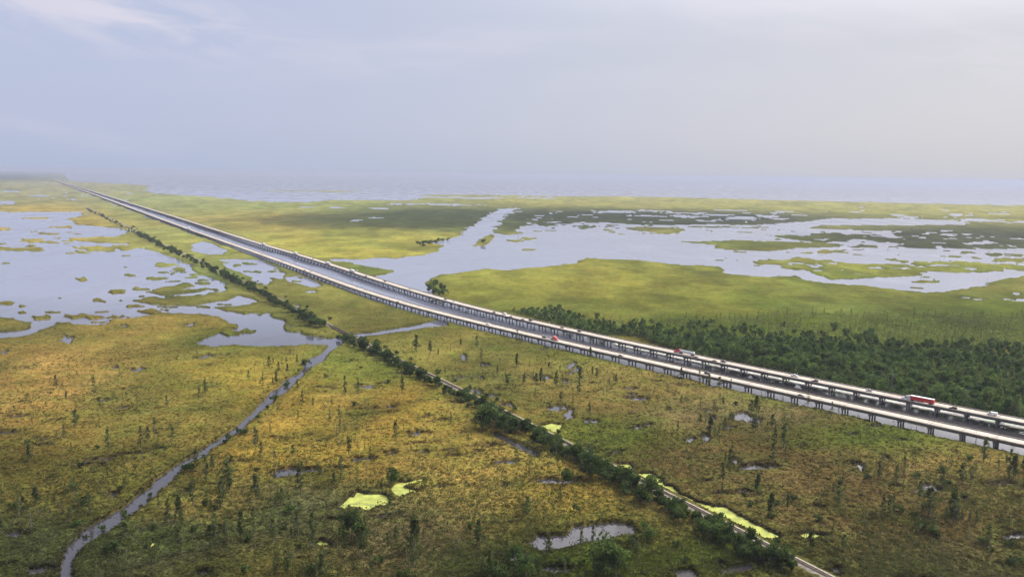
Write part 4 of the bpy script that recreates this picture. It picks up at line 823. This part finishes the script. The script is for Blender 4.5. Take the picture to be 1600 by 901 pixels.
for x, y, u, v in cand:
    lim = np.interp(u, [800, 900, 1000, 1200, 1400, 1600, 1850], [0, 502, 522, 534, 551, 563, 573])
    if v > lim: ug.append((x, y))
ug = [ug[i] for i in RNG.permutation(len(ug))[:9000]]
leaf_mass('undergrowth', ug, .75, M['forest'], 12, 1.5, lambda n_: RNG.uniform(3.5, 8.5, n_))
sg = []
for x, y, u, v in cand:
    lim = np.interp(u, [800, 900, 1000, 1200, 1400, 1600, 1850], [0, 502, 522, 534, 551, 563, 573])
    if v < lim: sg.append((x, y))
sq = fbm(np.array([p[0] for p in sg]), np.array([p[1] for p in sg]), 45, 3, 57); sg = [p for p, q in zip(sg, sq) if q > -.05]; sg = [sg[i] for i in RNG.permutation(len(sg))[:3000]]
leaf_mass('thicket', sg, .7, M['fringe'], 9, 1.6, lambda n_: RNG.uniform(1.0, 4.0, n_))
sc_pts = []
us_, vs_ = RNG.uniform(-40, 1640, 45000), 905 - RNG.uniform(0, 1, 45000) ** 1.1 * 370
pp = [gp(a, b_, .5) for a, b_ in zip(us_, vs_)]; px_, py_ = np.array([p.x for p in pp]), np.array([p.y for p in pp])
qn = fbm(px_, py_ * .7, 45, 4, 61); i, j = grid_at(px_, py_); okk = (FG[i, j] > 1.0) & (qn > .16 - .22 * ((vs_ > 720) & (us_ > 260))) & (line_dist(px_, py_, RAIL, 10) > 7) & (line_dist(px_, py_, off(NEAR, -2), 10) > 10) & (line_dist(px_, py_, off(FAR, 4), 10) > 22) & ((vs_ > 560) | (us_ < 760))
sc_pts = np.c_[px_, py_][okk][:17000]
leaf_mass('scrub', sc_pts, .36, M['scrub'], 8, .65, lambda n_: np.where(RNG.uniform(0, 1, n_) < .12, RNG.uniform(2.5, 5.5, n_), RNG.uniform(.8, 2.3, n_)))
okk2 = (FG[i, j] > 1.0) & (qn > -.12) & (line_dist(px_, py_, RAIL, 10) > 9) & (line_dist(px_, py_, off(NEAR, -2), 10) > 12) & (line_dist(px_, py_, off(FAR, 4), 10) > 22) & (vs_ > 555)
sap = np.c_[px_, py_][okk2][::-1][:1500]
leaf_mass('saplings', sap, .34, M['cypress'], 20, .42, lambda n_: RNG.uniform(2.5, 7.5, n_))
# far woods on the left horizon
fv, fq, ft, nb = [], [], [], 0
for _ in range(2200):
    u, v = random.uniform(-260, 130) + random.random() ** 3 * 130, random.uniform(267, 284)
    if u > 112 and v > 276 - (u - 112) * .06: continue
    p = gp(u, v + max(0, 0.0127 * u));
    V, Q, T = lowC[random.randrange(4)]; s = random.uniform(.35, .8) * max(.05, min(1, 1 - (u + 10) / 120)); V = V[:160]; Q = Q[:40]; T = T[:40]
    fv.append(V * np.array([3.5, 3.5, 1.0]) * s + [p.x, p.y, 0]); fq.append(Q + nb); nb += len(V); ft.append(T)
o = add('far_wood', np_mesh('far_wood', np.vstack(fv), np.vstack(fq), M['farwood'], face_attrs={'tint': np.concatenate(ft)})); tag(o, kind='stuff')

# ------------------------------------------------------------------ reed and grass clumps over the nearer marsh
NT = 150000
tv = 930 - (RNG.uniform(0, 1, NT) ** 1.2) * 440; tu = RNG.uniform(-80, 1680, NT)
d3 = np.array(cF)[None, :] * FPX + np.array(cR)[None, :] * (tu - CX)[:, None] - np.array(cU)[None, :] * (tv - CY)[:, None]
tt = -H / d3[:, 2]; X, Y = d3[:, 0] * tt, d3[:, 1] * tt
i, j = grid_at(X, Y); fo = FG[i, j]; ok = (fo > .12) & (line_dist(X, Y, RAIL, 10) > 5)
ok &= (line_dist(X, Y, off(FAR, 7), 6) > 7.5)
i, j, X, Y, fo = i[ok], j[ok], X[ok], Y[ok], fo[ok]; n = len(X)
zz = ZG[i, j] - .15; base = CG[i, j]
cl_n = np.clip(fbm(X, Y * .6, 24, 3, 95) * 3.5 - .6, 0, 1)[:, None] * .75; base = base * (1 - cl_n) + cl_n * np.array((.055, .07, .02))
br_ = RNG.normal(1.22, .15, n)[:, None]; hue = .8 * RNG.uniform(0, 1, n)[:, None] ** 5
tc_ = np.clip(base * br_ * (1 - hue) + hue * base.mean(1, keepdims=True) * np.array((.75, 1.05, .28)), .012, .55)
K = 4; hgt = RNG.uniform(.18, .7, n) * np.where(fo < 3, 1.5, 1); wd = RNG.uniform(.6, 1.6, n)
Vt = np.zeros((n, K, 3, 3)); 
for q in range(K):
    th = RNG.uniform(0, 6.283, n); lx, ly = np.cos(th), np.sin(th); ph = RNG.uniform(0, 6.283, n)
    Vt[:, q, 0] = np.c_[X - lx * wd * .5, Y - ly * wd * .5, zz]; Vt[:, q, 1] = np.c_[X + lx * wd * .5, Y + ly * wd * .5, zz]
    Vt[:, q, 2] = np.c_[X + np.cos(ph) * wd * 1.0, Y + np.sin(ph) * wd * 1.0, zz + hgt * RNG.uniform(.6, 1.1, n)]
me = np_mesh('reeds', Vt.reshape(-1, 3), np.arange(n * K * 3).reshape(-1, 3), M['tuft'], {'ground': np.repeat(tc_, K * 3, axis=0)})
tag(add('reeds', me), kind='stuff')

# ------------------------------------------------------------------ vehicles (front towards +x, wheels on z = 0)
def wheel_mesh(r=.33, wd=.22):
    mb = MB(); mb.tube([(0, -wd / 2, 0), (0, wd / 2, 0)], r, 14, 0); mb.tube([(0, -wd / 2 - .01, 0), (0, wd / 2 + .01, 0)], r * .58, 10, 1); return mb.mesh('wheel', [M['tyre'], M['steel']])
WH = wheel_mesh(); WHS = wheel_mesh(.52, .28); WHD = wheel_mesh(.52, .62)
def wheels(root, xs, y, me_, r):
    for x in xs:
        for s in (-1, 1): o = add('wheel', me_, root); o.location = (x, s * y, r)
def skew_prism(prof, hw, top_in, ztop):
    """profile (x, z) given a half width that narrows with height: car bodies and cabins"""
    def w_(zv): return hw - top_in * max(0, min(1, zv / ztop))
    k = len(prof); P = [(x, -w_(zv), zv) for x, zv in prof] + [(x, w_(zv), zv) for x, zv in prof]
    return P, [tuple(range(k)), tuple(reversed(range(k, 2 * k)))] + [(i_, i_ + k, (i_ + 1) % k + k, (i_ + 1) % k) for i_ in range(k)]
def make_car(name, kind, col):
    root = empty(name)
    if kind == 'car': L_, bodyp, cab, rf, cargo = 4.6, [(-2.3, .35), (2.25, .35), (2.3, .62), (2.05, .78), (.95, .92), (-1.75, .98), (-2.25, .9), (-2.32, .6)], [(.98, .92), (.25, 1.40), (-1.05, 1.43), (-1.85, .98)], 1.43, False
    elif kind == 'suv': L_, bodyp, cab, rf, cargo = 4.8, [(-2.4, .42), (2.35, .42), (2.4, .8), (2.2, 1.0), (1.05, 1.08), (-2.35, 1.1), (-2.42, .7)], [(1.0, 1.09), (.4, 1.70), (-2.0, 1.74), (-2.3, 1.1)], 1.74, False
    elif kind == 'pickup': L_, bodyp, cab, rf, cargo = 5.6, [(-2.8, .5), (2.75, .5), (2.8, .9), (2.6, 1.08), (1.3, 1.16), (-.6, 1.18), (-.62, 1.2), (-2.8, 1.2)], [(1.2, 1.16), (.6, 1.82), (-.5, 1.84), (-.75, 1.19)], 1.84, True
    else: L_, bodyp, cab, rf, cargo = 5.8, [(-2.9, .4), (2.85, .4), (2.9, .9), (2.7, 1.1), (2.1, 1.25), (1.35, 2.05), (1.0, 2.2), (-2.85, 2.25), (-2.9, .8)], [(2.06, 1.28), (1.38, 2.0), (.4, 2.0), (.4, 1.3)], 0, False
    b_ = MB(); hw = .92 if kind in ('car', 'suv') else 1.0; P, F = skew_prism(bodyp, hw, .12 if kind != 'van' else .18, max(z_ for _, z_ in bodyp)); b_.solid(P, F)
    if cargo: b_.box(-2.72, -.78, -.86, .86, 1.0, 1.203)
    body = add('body', b_.mesh('body', M['paint']), root); body.color = col + (1,)
    g = MB(); P, F = skew_prism(cab, hw + (.012 if kind == 'van' else -.03), .22 if kind != 'van' else .16, 2.1); g.solid(P, F); add('windows', g.mesh('windows', M['glass']), root)
    if rf:
        r_ = MB(); xs = [p[0] for p in cab if p[1] > rf - .06]; P, F = skew_prism([(min(xs) - .05, rf - .03), (max(xs) + .05, rf - .05), (max(xs) - .1, rf + .05), (min(xs) + .1, rf + .05)], hw - .14, .1, 3); r_.solid(P, F)
        ro = add('roof', r_.mesh('roof', M['paint']), root); ro.color = col + (1,)
    r = .33 if kind == 'car' else .37
    wheels(root, (-L_ * .29, L_ * .31), hw - .1, WH, r)
    for s in (-1, 1):
        h_ = MB(); h_.box(L_ / 2 - .12, L_ / 2 + .02, s * (hw - .2) - .16, s * (hw - .2) + .16, .62, .8); add('headlight', h_.mesh('headlight', M['headlamp']), root)
        h_ = MB(); h_.box(-L_ / 2 - .03, -L_ / 2 + .08, s * (hw - .18) - .12, s * (hw - .18) + .12, .68, .9); add('tail_light', h_.mesh('tail_light', M['tail']), root)
    return root
def make_truck(name, trailer, cabcol, trcol):
    """lorry about 21 m long, origin at its middle"""
    root = empty(name); x0 = 10.4
    c = MB(); P, F = skew_prism([(x0, .55), (x0, 1.5), (x0 - .2, 1.75), (x0 - 1.9, 2.0), (x0 - 2.5, 2.95), (x0 - 2.8, 3.1), (x0 - 5.4, 3.9), (x0 - 5.5, 3.8), (x0 - 5.5, .95), (x0 - 3, .95), (x0 - 2.7, .55)][::-1], 1.2, .12, 3.9); c.solid(P, F)
    cab = add('cab', c.mesh('cab', M['paint']), root); cab.color = cabcol + (1,)
    g = MB(); P, F = skew_prism([(x0 - 1.88, 2.02), (x0 - 2.48, 2.92), (x0 - 2.6, 2.9), (x0 - 2.0, 2.02)][::-1], 1.05, .05, 3.9); g.solid([(p[0] + .03, p[1], p[2]) for p in P], F)
    g.box(x0 - 3.5, x0 - 2.62, -1.16, 1.16, 2.05, 2.8); add('windscreen', g.mesh('windscreen', M['glass']), root)
    b_ = MB(); b_.box(x0 - 1.0, x0 + .12, -1.18, 1.18, .4, .75); add('bumper', b_.mesh('bumper', M['chrome']), root)
    ch = MB(); ch.box(x0 - 8.2, x0 - .6, -.45, .45, .75, 1.05); add('chassis', ch.mesh('chassis', M['chassis']), root)
    for s in (-1, 1):
        e = MB(); e.tube([(x0 - 5.75, s * .95, 1.0), (x0 - 5.75, s * .95, 4.1)], .09, 8); add('exhaust_stack', e.mesh('exhaust_stack', M['chrome']), root)
        t = MB(); t.tube([(x0 - 5.2, s * .95, .75), (x0 - 3.3, s * .95, .75)], .33, 10); add('fuel_tank', t.mesh('fuel_tank', M['chrome']), root)
        h_ = MB(); h_.box(x0 - .15, x0 + .03, s * .95 - .16, s * .95 + .16, .95, 1.2); add('headlight', h_.mesh('headlight', M['headlamp']), root)
    wheels(root, (x0 - 1.2,), 1.02, WHS, .52); wheels(root, (x0 - 6.2, x0 - 7.5), .92, WHD, .52)
    xa, xb = -10.4, x0 - 6.0
    if trailer == 'box':
        t = MB(); t.box(xa, xb, -1.28, 1.28, 1.2, 4.08); tr_ = add('trailer', t.mesh('trailer', M['trailer']), root); tr_.color = trcol + (1,)
        t = MB(); t.box(xa + .02, xb - .02, -1.26, 1.26, 4.083, 4.11); add('trailer_roof', t.mesh('trailer_roof', M['white']), tr_)
        t = MB()
        for s in (-1, 1): t.box(xa - .02, xa + .3, s * 1.0 - .3, s * 1.0 + .28, .9, 1.19)
        add('rear_bar', t.mesh('rear_bar', M['chassis']), tr_)
        t = MB(); t.box(xa + 6.5, xb - 2.8, -1.2, 1.2, .62, 1.19); add('side_skirt', t.mesh('side_skirt', M['steel']), tr_)
    elif trailer == 'tank':
        t = MB(); t.tube([(xa + .1, 0, 2.25), (xa + .45, 0, 2.25), (xa + 3, 0, 2.25), (xb - .5, 0, 2.25), (xb - .1, 0, 2.25)], [.8, 1.1, 1.16, 1.16, .85], 18); tr_ = add('tank', t.mesh('tank', M['chrome'], False), root)
        t = MB(); t.box(xa + 2, xb - 2, -.25, .25, 3.40, 3.5); add('walkway', t.mesh('walkway', M['steel']), tr_)
        for hx in (-6, -2, 1.5): t = MB(); t.tube([(hx, 0, 3.5), (hx, 0, 3.68)], .3, 10); add('hatch', t.mesh('hatch', M['steel']), tr_)
    else:
        t = MB(); t.box(xa, xb, -1.28, 1.28, 1.1, 1.35); tr_ = add('flatbed', t.mesh('flatbed', M['chassis']), root)
        t = MB(); t.box(xb - .15, xb, -1.25, 1.25, 1.36, 2.7); add('headboard', t.mesh('headboard', M['steel']), tr_)
        t = MB()
        for q in (-8.8, -5.4, -2.0, 1.2): t.box(q - 1.4, q + 1.3, -1.1, 1.1, 1.36, 2.15, taper=(.15, .2))
        add('covered_load', t.mesh('covered_load', M['load']), tr_)
    ch = MB(); ch.box(xa + .4, xb - .5, -.4, .4, .9, 1.095); add('trailer_frame', ch.mesh('trailer_frame', M['chassis']), root)
    wheels(root, (xa + 1.6, xa + 2.9), .92, WHD, .52)
    for s in (-1, 1):
        h_ = MB(); h_.box(xa - .06, xa + .04, s * 1.0 - .2, s * 1.0 + .2, 1.0, 1.16); add('tail_light', h_.mesh('tail_light', M['tail']), root)
    return root
protoC = {k: make_car({'car': 'passenger_car', 'suv': 'sport_utility_vehicle', 'pickup': 'pickup_truck', 'van': 'delivery_van'}[k], k, (.5, .5, .5)) for k in ('car', 'suv', 'pickup', 'van')}
used = set()
def place(o, line, u, v, lane, away):
    d = arc(line); s_all = np.arange(0, d[-1], 2.0); xs = np.interp(s_all, d, line[:, 0]); ys = np.interp(s_all, d, line[:, 1])
    lat = (-3.0, .95)[lane] * (1 if away else 1)
    uu, _ = proj(xs, ys, DECK_Z + .8); s = s_all[int(np.argmin(np.abs(uu - u)))]; x, y, a = at_s(line, d, s)
    nx, ny = math.sin(a), -math.cos(a); o.location = (x + nx * lat, y + ny * lat, DECK_Z + .02); o.rotation_euler = (0, 0, a if away else a + math.pi)
BLK, GRY, SIL, WHT, RED, BLU, TANC = (.02, .02, .022), (.09, .09, .095), (.42, .43, .44), (.75, .75, .74), (.45, .03, .025), (.03, .05, .12), (.16, .11, .07)
def veh(kind, line, u, lane, away, col, label, cat=None):
    o = protoC[kind]
    if kind in used: o = copy_tree(o)
    used.add(kind)
    for c in o.children:
        if c.name.split('.')[0] in ('body', 'roof'): c.color = col + (1,)
    place(o, line, u, 0, lane, away); tag(o, label, cat or {'car': 'car', 'suv': 'car', 'pickup': 'pickup truck', 'van': 'van'}[kind], 'vehicles on the viaduct')
def semi(trailer, line, u, lane, away, cab, tr_, label, name):
    o = make_truck(name, trailer, cab, tr_); place(o, line, u, 0, lane, away); tag(o, label, 'truck', 'vehicles on the viaduct')
semi('box', FAR, 1438, 0, True, (.6, .6, .6), (.55, .05, .04), 'truck with white cab and long red box trailer on the far carriageway', 'semi_truck')
semi('tank', FAR, 1069, 1, True, (.5, .03, .05), SIL, 'tanker truck with red cab and silver tank on the far carriageway', 'tanker_truck')
semi('flat', NEAR, 858, 1, False, (.55, .05, .04), SIL, 'flatbed truck with red cab and grey load on the near carriageway', 'flatbed_truck')
for u, lab in ((414, 'white box truck, farthest of the white trucks on the far carriageway'), (464, 'white box truck second farthest on the far carriageway, above the tan marsh'), (515, 'white box truck near the tip of the small green island by the viaduct'), (553, 'white box truck nearest of the white ones, abreast of the small green island')):
    semi('box', FAR, u, 0, True, (.6, .6, .6), (.75, .75, .74), lab, 'semi_truck')
semi('box', NEAR, 295, 1, False, (.6, .6, .6), (.78, .78, .76), 'white box truck far along the near carriageway beyond the pools', 'semi_truck')
semi('box', NEAR, 117, 1, False, (.6, .6, .6), (.78, .78, .76), 'white box truck at the far vanishing end of the near carriageway', 'semi_truck')
for a in (('suv', FAR, 1489, 0, True, (.05, .03, .025), 'dark brown car right behind the red box trailer'), ('van', FAR, 1549, 1, True, WHT, 'white van at the right end of the far carriageway'),
          ('pickup', FAR, 1241, 1, True, WHT, 'white pickup beside the small white post on the far carriageway'), ('suv', FAR, 1278, 0, True, BLK, 'black car between white pickup and silver car on the far carriageway'), ('car', FAR, 1355, 1, True, SIL, 'silver car ahead of the red box truck'),
          ('car', FAR, 1090, 0, True, (.05, .05, .03), 'dark olive car just behind the silver tanker'), ('car', FAR, 1118, 0, True, TANC, 'brown car, first of a close pair behind the tanker'), ('car', FAR, 1129, 1, True, BLK, 'black car, second of a close pair behind the tanker'),
          ('suv', FAR, 903, 1, True, GRY, 'dark grey car in front of the pale sandy clearing on the far carriageway'), ('car', FAR, 878, 1, True, TANC, 'brown car ahead of the dark grey one by the sandy clearing'), ('suv', FAR, 827, 1, True, BLK, 'black car at the left end of the dark wood, far carriageway'), ('car', FAR, 820, 0, True, GRY, 'grey car just ahead of the black one by the wood corner'), ('car', FAR, 801, 0, True, BLK, 'dark car passing the left tip of the wood'), ('van', FAR, 787, 1, True, WHT, 'white van just left of the wood tip on the far carriageway'), ('suv', FAR, 775, 0, True, BLK, 'black car ahead of the white van near the wood tip'),
          ('suv', FAR, 695, 1, True, GRY, 'dark car by the bushy corner of the channel'), ('pickup', FAR, 640, 1, True, WHT, 'white pickup crossing over the broad channel'), ('suv', FAR, 600, 1, True, BLK, 'dark car over the channel, ahead of the white pickup'), ('car', FAR, 488, 1, True, BLK, 'dark car between two white trucks on the far carriageway'), ('suv', FAR, 575, 0, True, BLK, 'dark car behind the nearest white truck by the green island'), ('car', FAR, 345, 0, True, GRY, 'small grey car far along the far carriageway'),
          ('car', NEAR, 974, 0, False, BLK, 'black car on the near carriageway, ahead of the flatbed truck'), ('suv', NEAR, 1104, 1, False, BLK, 'dark car behind the cypresses on the near carriageway'), ('car', NEAR, 1253, 0, False, GRY, 'grey car on the near carriageway beside a leaning cypress'), ('pickup', NEAR, 762, 1, False, WHT, 'white pickup behind the flatbed truck on the near carriageway'), ('car', NEAR, 625, 0, False, GRY, 'grey car nearest the channel on the near carriageway'), ('pickup', NEAR, 484, 1, False, SIL, 'silver pickup of a pair on the near carriageway above the pools'), ('suv', NEAR, 479, 0, False, BLK, 'black car of a pair on the near carriageway above the pools'), ('car', NEAR, 440, 1, False, SIL, 'silver car on the near carriageway behind the pair above the pools'), ('car', NEAR, 408, 1, False, WHT, 'white car on the near carriageway level with the left pools'), ('van', NEAR, 240, 1, False, WHT, 'white van far along the near carriageway')):
    veh(*a)

# ------------------------------------------------------------------ signs beside the road
def sign(u, v, ph, wd, hh, label, line):
    d = arc(line); s_all = np.arange(0, d[-1], 2.0); xs = np.interp(s_all, d, line[:, 0]); ys = np.interp(s_all, d, line[:, 1]); uu, _ = proj(xs, ys, DECK_Z + 2); x, y, a = at_s(line, d, s_all[int(np.argmin(np.abs(uu - u)))])
    lat = v; x += math.sin(a) * lat; y += -math.cos(a) * lat
    r = empty('road_sign', (x, y, DECK_Z), a); tag(r, label, 'sign')
    p = MB(); p.tube([(0, 0, -.5), (0, 0, ph + hh)], .07, 6); add('post', p.mesh('post', M['steel']), r)
    p = MB(); p.box(.075, .12, -wd / 2, wd / 2, ph, ph + hh); add('panel', p.mesh('panel', M['white']), r)
sign(716, -6.1, .6, 3.4, 3.0, 'plain white sign board on the inner edge of far carriageway, above the canal', FAR)
sign(1241, 6.1, 1.2, .7, 1.0, 'small white sign post on the outer barrier behind the white pickup', FAR)
sign(851, 6.1, 1.4, .8, 1.0, 'small white sign post in front of the left end of the wood', FAR)
sign(552, 6.1, 1.6, 1.4, 1.6, 'small white sign above the green island beside the channel', FAR)

# ------------------------------------------------------------------ clouds overhead: they throw the shade on the far marsh
M['cloud'] = simple('cloud_white', (0.85, 0.86, 0.88), 1.0, var=0.04, scale=0.004, spec=0.0)
def cloud(px_poly, hc, label, seed):
    """lumpy cumulus whose shade falls on the given stretch of marsh"""
    rgc = np.random.default_rng(seed); P = wp(px_poly); lo = np.min(P, 0); hi = np.max(P, 0); o_ = hc / math.tan(SUN_EL); ox, oy = math.sin(SUN_AZ) * o_, math.cos(SUN_AZ) * o_
    mb = MB(); ico = bpy.data.meshes.new('tmp'); import bmesh; bm = bmesh.new(); bmesh.ops.create_icosphere(bm, subdivisions=3, radius=1); iv = np.array([v_.co[:] for v_ in bm.verts]); bm.verts.ensure_lookup_table(); fi = [tuple(v_.index for v_ in f_.verts) for f_ in bm.faces]; bm.free(); bpy.data.meshes.remove(ico)
    k = 0; tries = 0
    while k < 34 and tries < 4000:
        tries += 1; x, y = rgc.uniform(lo[0], hi[0]), rgc.uniform(lo[1], hi[1])
        s = float(poly_sd(np.array([x]), np.array([y]), P)[0])
        if s > -25: continue
        r = min(rgc.uniform(.75, 1.0) * -s + 20, 330); k += 1
        dsp = 1 + .22 * fbm(iv[:, 0] * 40 + k * 9, iv[:, 1] * 40 + iv[:, 2] * 33, 22, 3, seed + k)
        v_ = iv * dsp[:, None] * [r, r, r * .42]; v_[:, 2] = np.maximum(v_[:, 2], -r * .12)
        mb.solid(v_ + [x + ox, y + oy, hc + rgc.uniform(-20, 40)], fi)
    return tag(add('cloud', mb.mesh('cloud', M['cloud'], True)), label, 'cloud', 'cumulus clouds overhead')
cloud([(410, 343), (480, 336), (560, 334), (640, 327), (780, 328), (775, 345), (700, 358), (600, 357), (500, 356), (420, 352)], 1500, 'flat white cumulus overhead whose shade lies left of the broad channel', 3)
cloud([(770, 362), (790, 335), (850, 328), (1000, 332), (1250, 336), (1240, 350), (1000, 352), (880, 352), (830, 362)], 1500, 'flat white cumulus overhead whose shade lies right of the broad channel', 4)
cloud([(1230, 360), (1330, 364), (1420, 360), (1600, 360), (1700, 390), (1500, 392), (1390, 384), (1260, 380)], 1500, 'flat white cumulus overhead whose shade lies on the far right lagoons', 6)

# ------------------------------------------------------------------ haze
hm = bpy.data.materials.new('haze'); hm.use_nodes = True; t = hm.node_tree; t.nodes.clear(); o_ = t.nodes.new('ShaderNodeOutputMaterial'); pv = t.nodes.new('ShaderNodeVolumePrincipled')
pv.inputs['Color'].default_value = (0.48, 0.52, 0.65, 1); pv.inputs['Density'].default_value = HAZE_DENSITY; pv.inputs['Anisotropy'].default_value = 0.2
t.links.new(pv.outputs[0], o_.inputs['Volume'])
b = MB(); b.box(-75000, 75000, -25000, 75000, -3.5, 168); tag(add('haze', b.mesh('haze', hm)), kind='stuff')
print('objects', len(bpy.data.objects))
